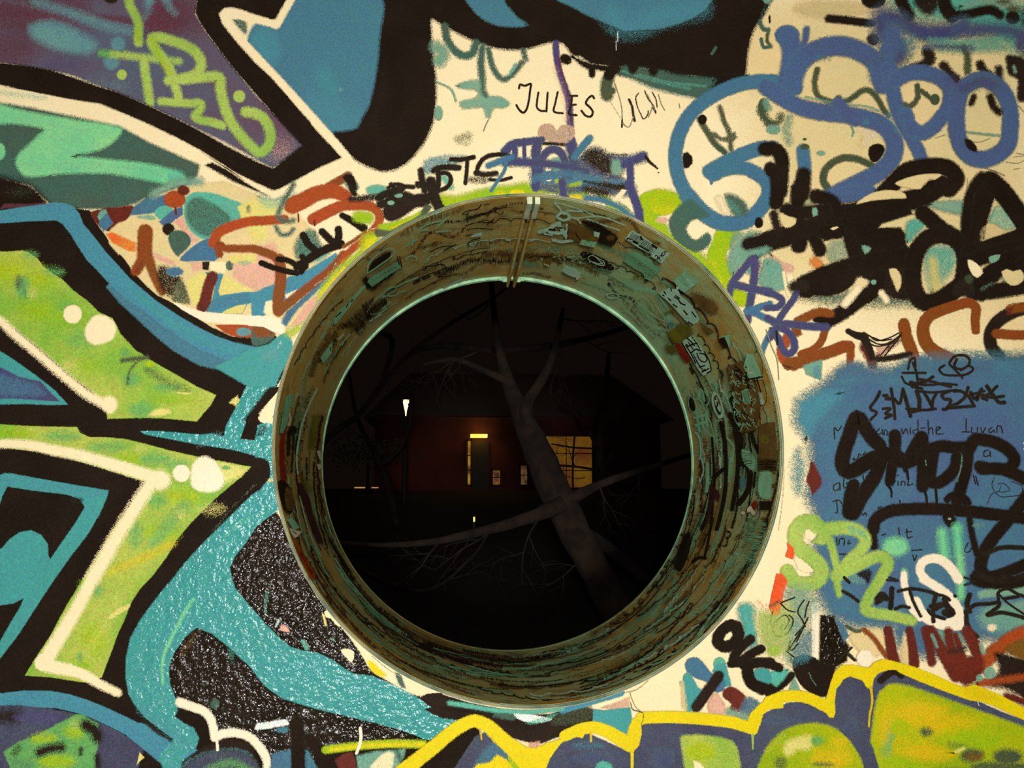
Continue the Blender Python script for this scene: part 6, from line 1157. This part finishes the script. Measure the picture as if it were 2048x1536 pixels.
for i in range(110):
    x = rr.uniform(1740, 1930); y_ = rr.uniform(1390, 1880)
    if x < 1740+(y_-1600)*.25 or x > 1870+(y_-1450)*.3: continue
    q = [(x, y_)]
    for k in range(5): q.append((q[-1][0]+rr.choice((8, -6, 12)), q[-1][1]+rr.choice((12, -9, 6, 14))))
    S(rr.choice(['tdark', 'tpale2']), 6, q, 3)
P('tteal', '1838,1596 1880,1580 1905,1680 1865,1690', 4); S('tpale', 5, '1838,1596 1880,1580 1905,1680 1865,1690 1838,1596', 3)
ST('sticker', 'pale angular sticker with black bars next to the pipe mouth, right side')
P('tpale2', '1880,1290 1930,1300 1990,1440 2005,1500 1900,1500 1850,1400', 8); S('tdark', 14, '1870,1400 1880,1500', 5); S('tcream', 8, '1890,1410 1895,1450 1930,1440', 3); S('tdark', 14, '1880,1500 2000,1480', 5); S('tdark', 12, '1960,1500 1990,1600', 4)
ST('sticker', 'oval black and white badge sticker with a twisted figure, right inner side')
T(2, 2); F('tpale', '1600,80 1620,58 1650,85 1680,150 1692,220 1685,270 1660,280 1630,240 1605,180 1596,120', 4); F('tbrown', '1615,100 1635,85 1660,130 1675,190 1672,240 1655,255 1632,210 1615,150', 4); F('tpale', '1622,120 1640,100 1648,150 1670,180 1665,230 1650,230 1640,170 1625,160', 4); S('tdark', 12, '1625,110 1645,170 1635,190 1665,240', 4)
ST('sticker', 'large dark olive square sticker at the right edge of the pipe mouth')
P('tbrown', '1975,330 2048,310 2105,300 2118,500 2115,690 1975,690 1972,560', 5); D('tolive', '2028,440,40,30', 30, .9); P('tdark', '1975,600 2116,600 2115,690 1975,690', 10, .7)
ST('sticker', 'small black square sticker low on the right side of the pipe mouth'); P('tdark', '1985,935 2075,940 2070,1005 1985,1010', 5)
S('tdark', 5, '1980,1080 2010,1070 2040,1085 2068,1075', 3)
ST('sticker', 'small red and white torn sticker beside the black square'); P('tred', '1915,960 1940,930 1962,940 1950,1010 1925,1000', 6); P('tcream', '1880,1000 1905,970 1925,1000 1945,1030 1930,1050 1905,1020 1880,1030', 5); D('tcream', '1848,1032,16,12', 5)
T(1, 2)
ST('sticker', 'torn pale sticker on the left inner edge of the pipe'); P('tpale2', '250,1085 290,1070 350,1150 300,1170', 5); P('tcream', '270,1150 300,1165 370,1180 340,1215 310,1235 285,1200', 4); S('tdark', 6, '285,1170 325,1200', 3)
ST('sticker', 'tall narrow pale sticker on the left edge of the pipe mouth, above the red streak'); P('tteal', '245,90 290,85 275,200 245,330 215,400 190,390 215,230', 6); 
ST('sticker', 'pair of pale sticker scraps curling off the far rim at the left'); P('tcream', '484,534 514,534 526,610 505,600', 4); P('tcream', '488,640 515,640 532,668 500,690', 4)
T(1, 1)
ST('sticker', 'small bright pale label near the top of the bore, left of the joint'); P('tpale', '1718,355 1740,340 1808,322 1808,350 1730,362', 4)
ST('sticker', 'dark oval sticker with pale outline on the upper left inner side')
F('tdark', '900,620 930,560 1000,510 1060,480 1085,480 1070,520 1000,570 930,620 900,640', 6); S('tpale2', 9, '890,640 900,580 960,510 1040,460 1085,450 1110,470 1090,510 1010,570 940,620 890,650', 4)
ST('sticker', 'grey strip sticker under the dark oval on the upper left inner side')
P('tteal', '905,690 1060,600 1130,560 1170,600 1070,660 930,760 890,720', 7); S('tdark', 9, '1130,520 1150,600', 4); S('tdark', 9, '1148,515 1165,600', 4)
for i in range(8): S('tbrown', 4, [(930+24*i, 700-14*i), (950+24*i, 705-14*i)], 3)
ST('sticker', 'teal sticker with a slanted edge on the left inner side'); P('tpale2', '515,1330 590,1220 615,1200 605,1290 540,1370', 6); S('tdark', 6, '590,1240 600,1270', 3)
ST('sticker', 'long pale bent sticker strip on the upper left inner side')
P('tpale2', '630,1010 660,950 740,880 840,760 870,740 880,760 800,850 720,960 650,1050 620,1060', 6); S('tdark', 14, '720,920 740,890 780,860', 5); S('tdark', 10, '640,1000 680,960', 4)
K(); Film.surf = 'wall'
flush()
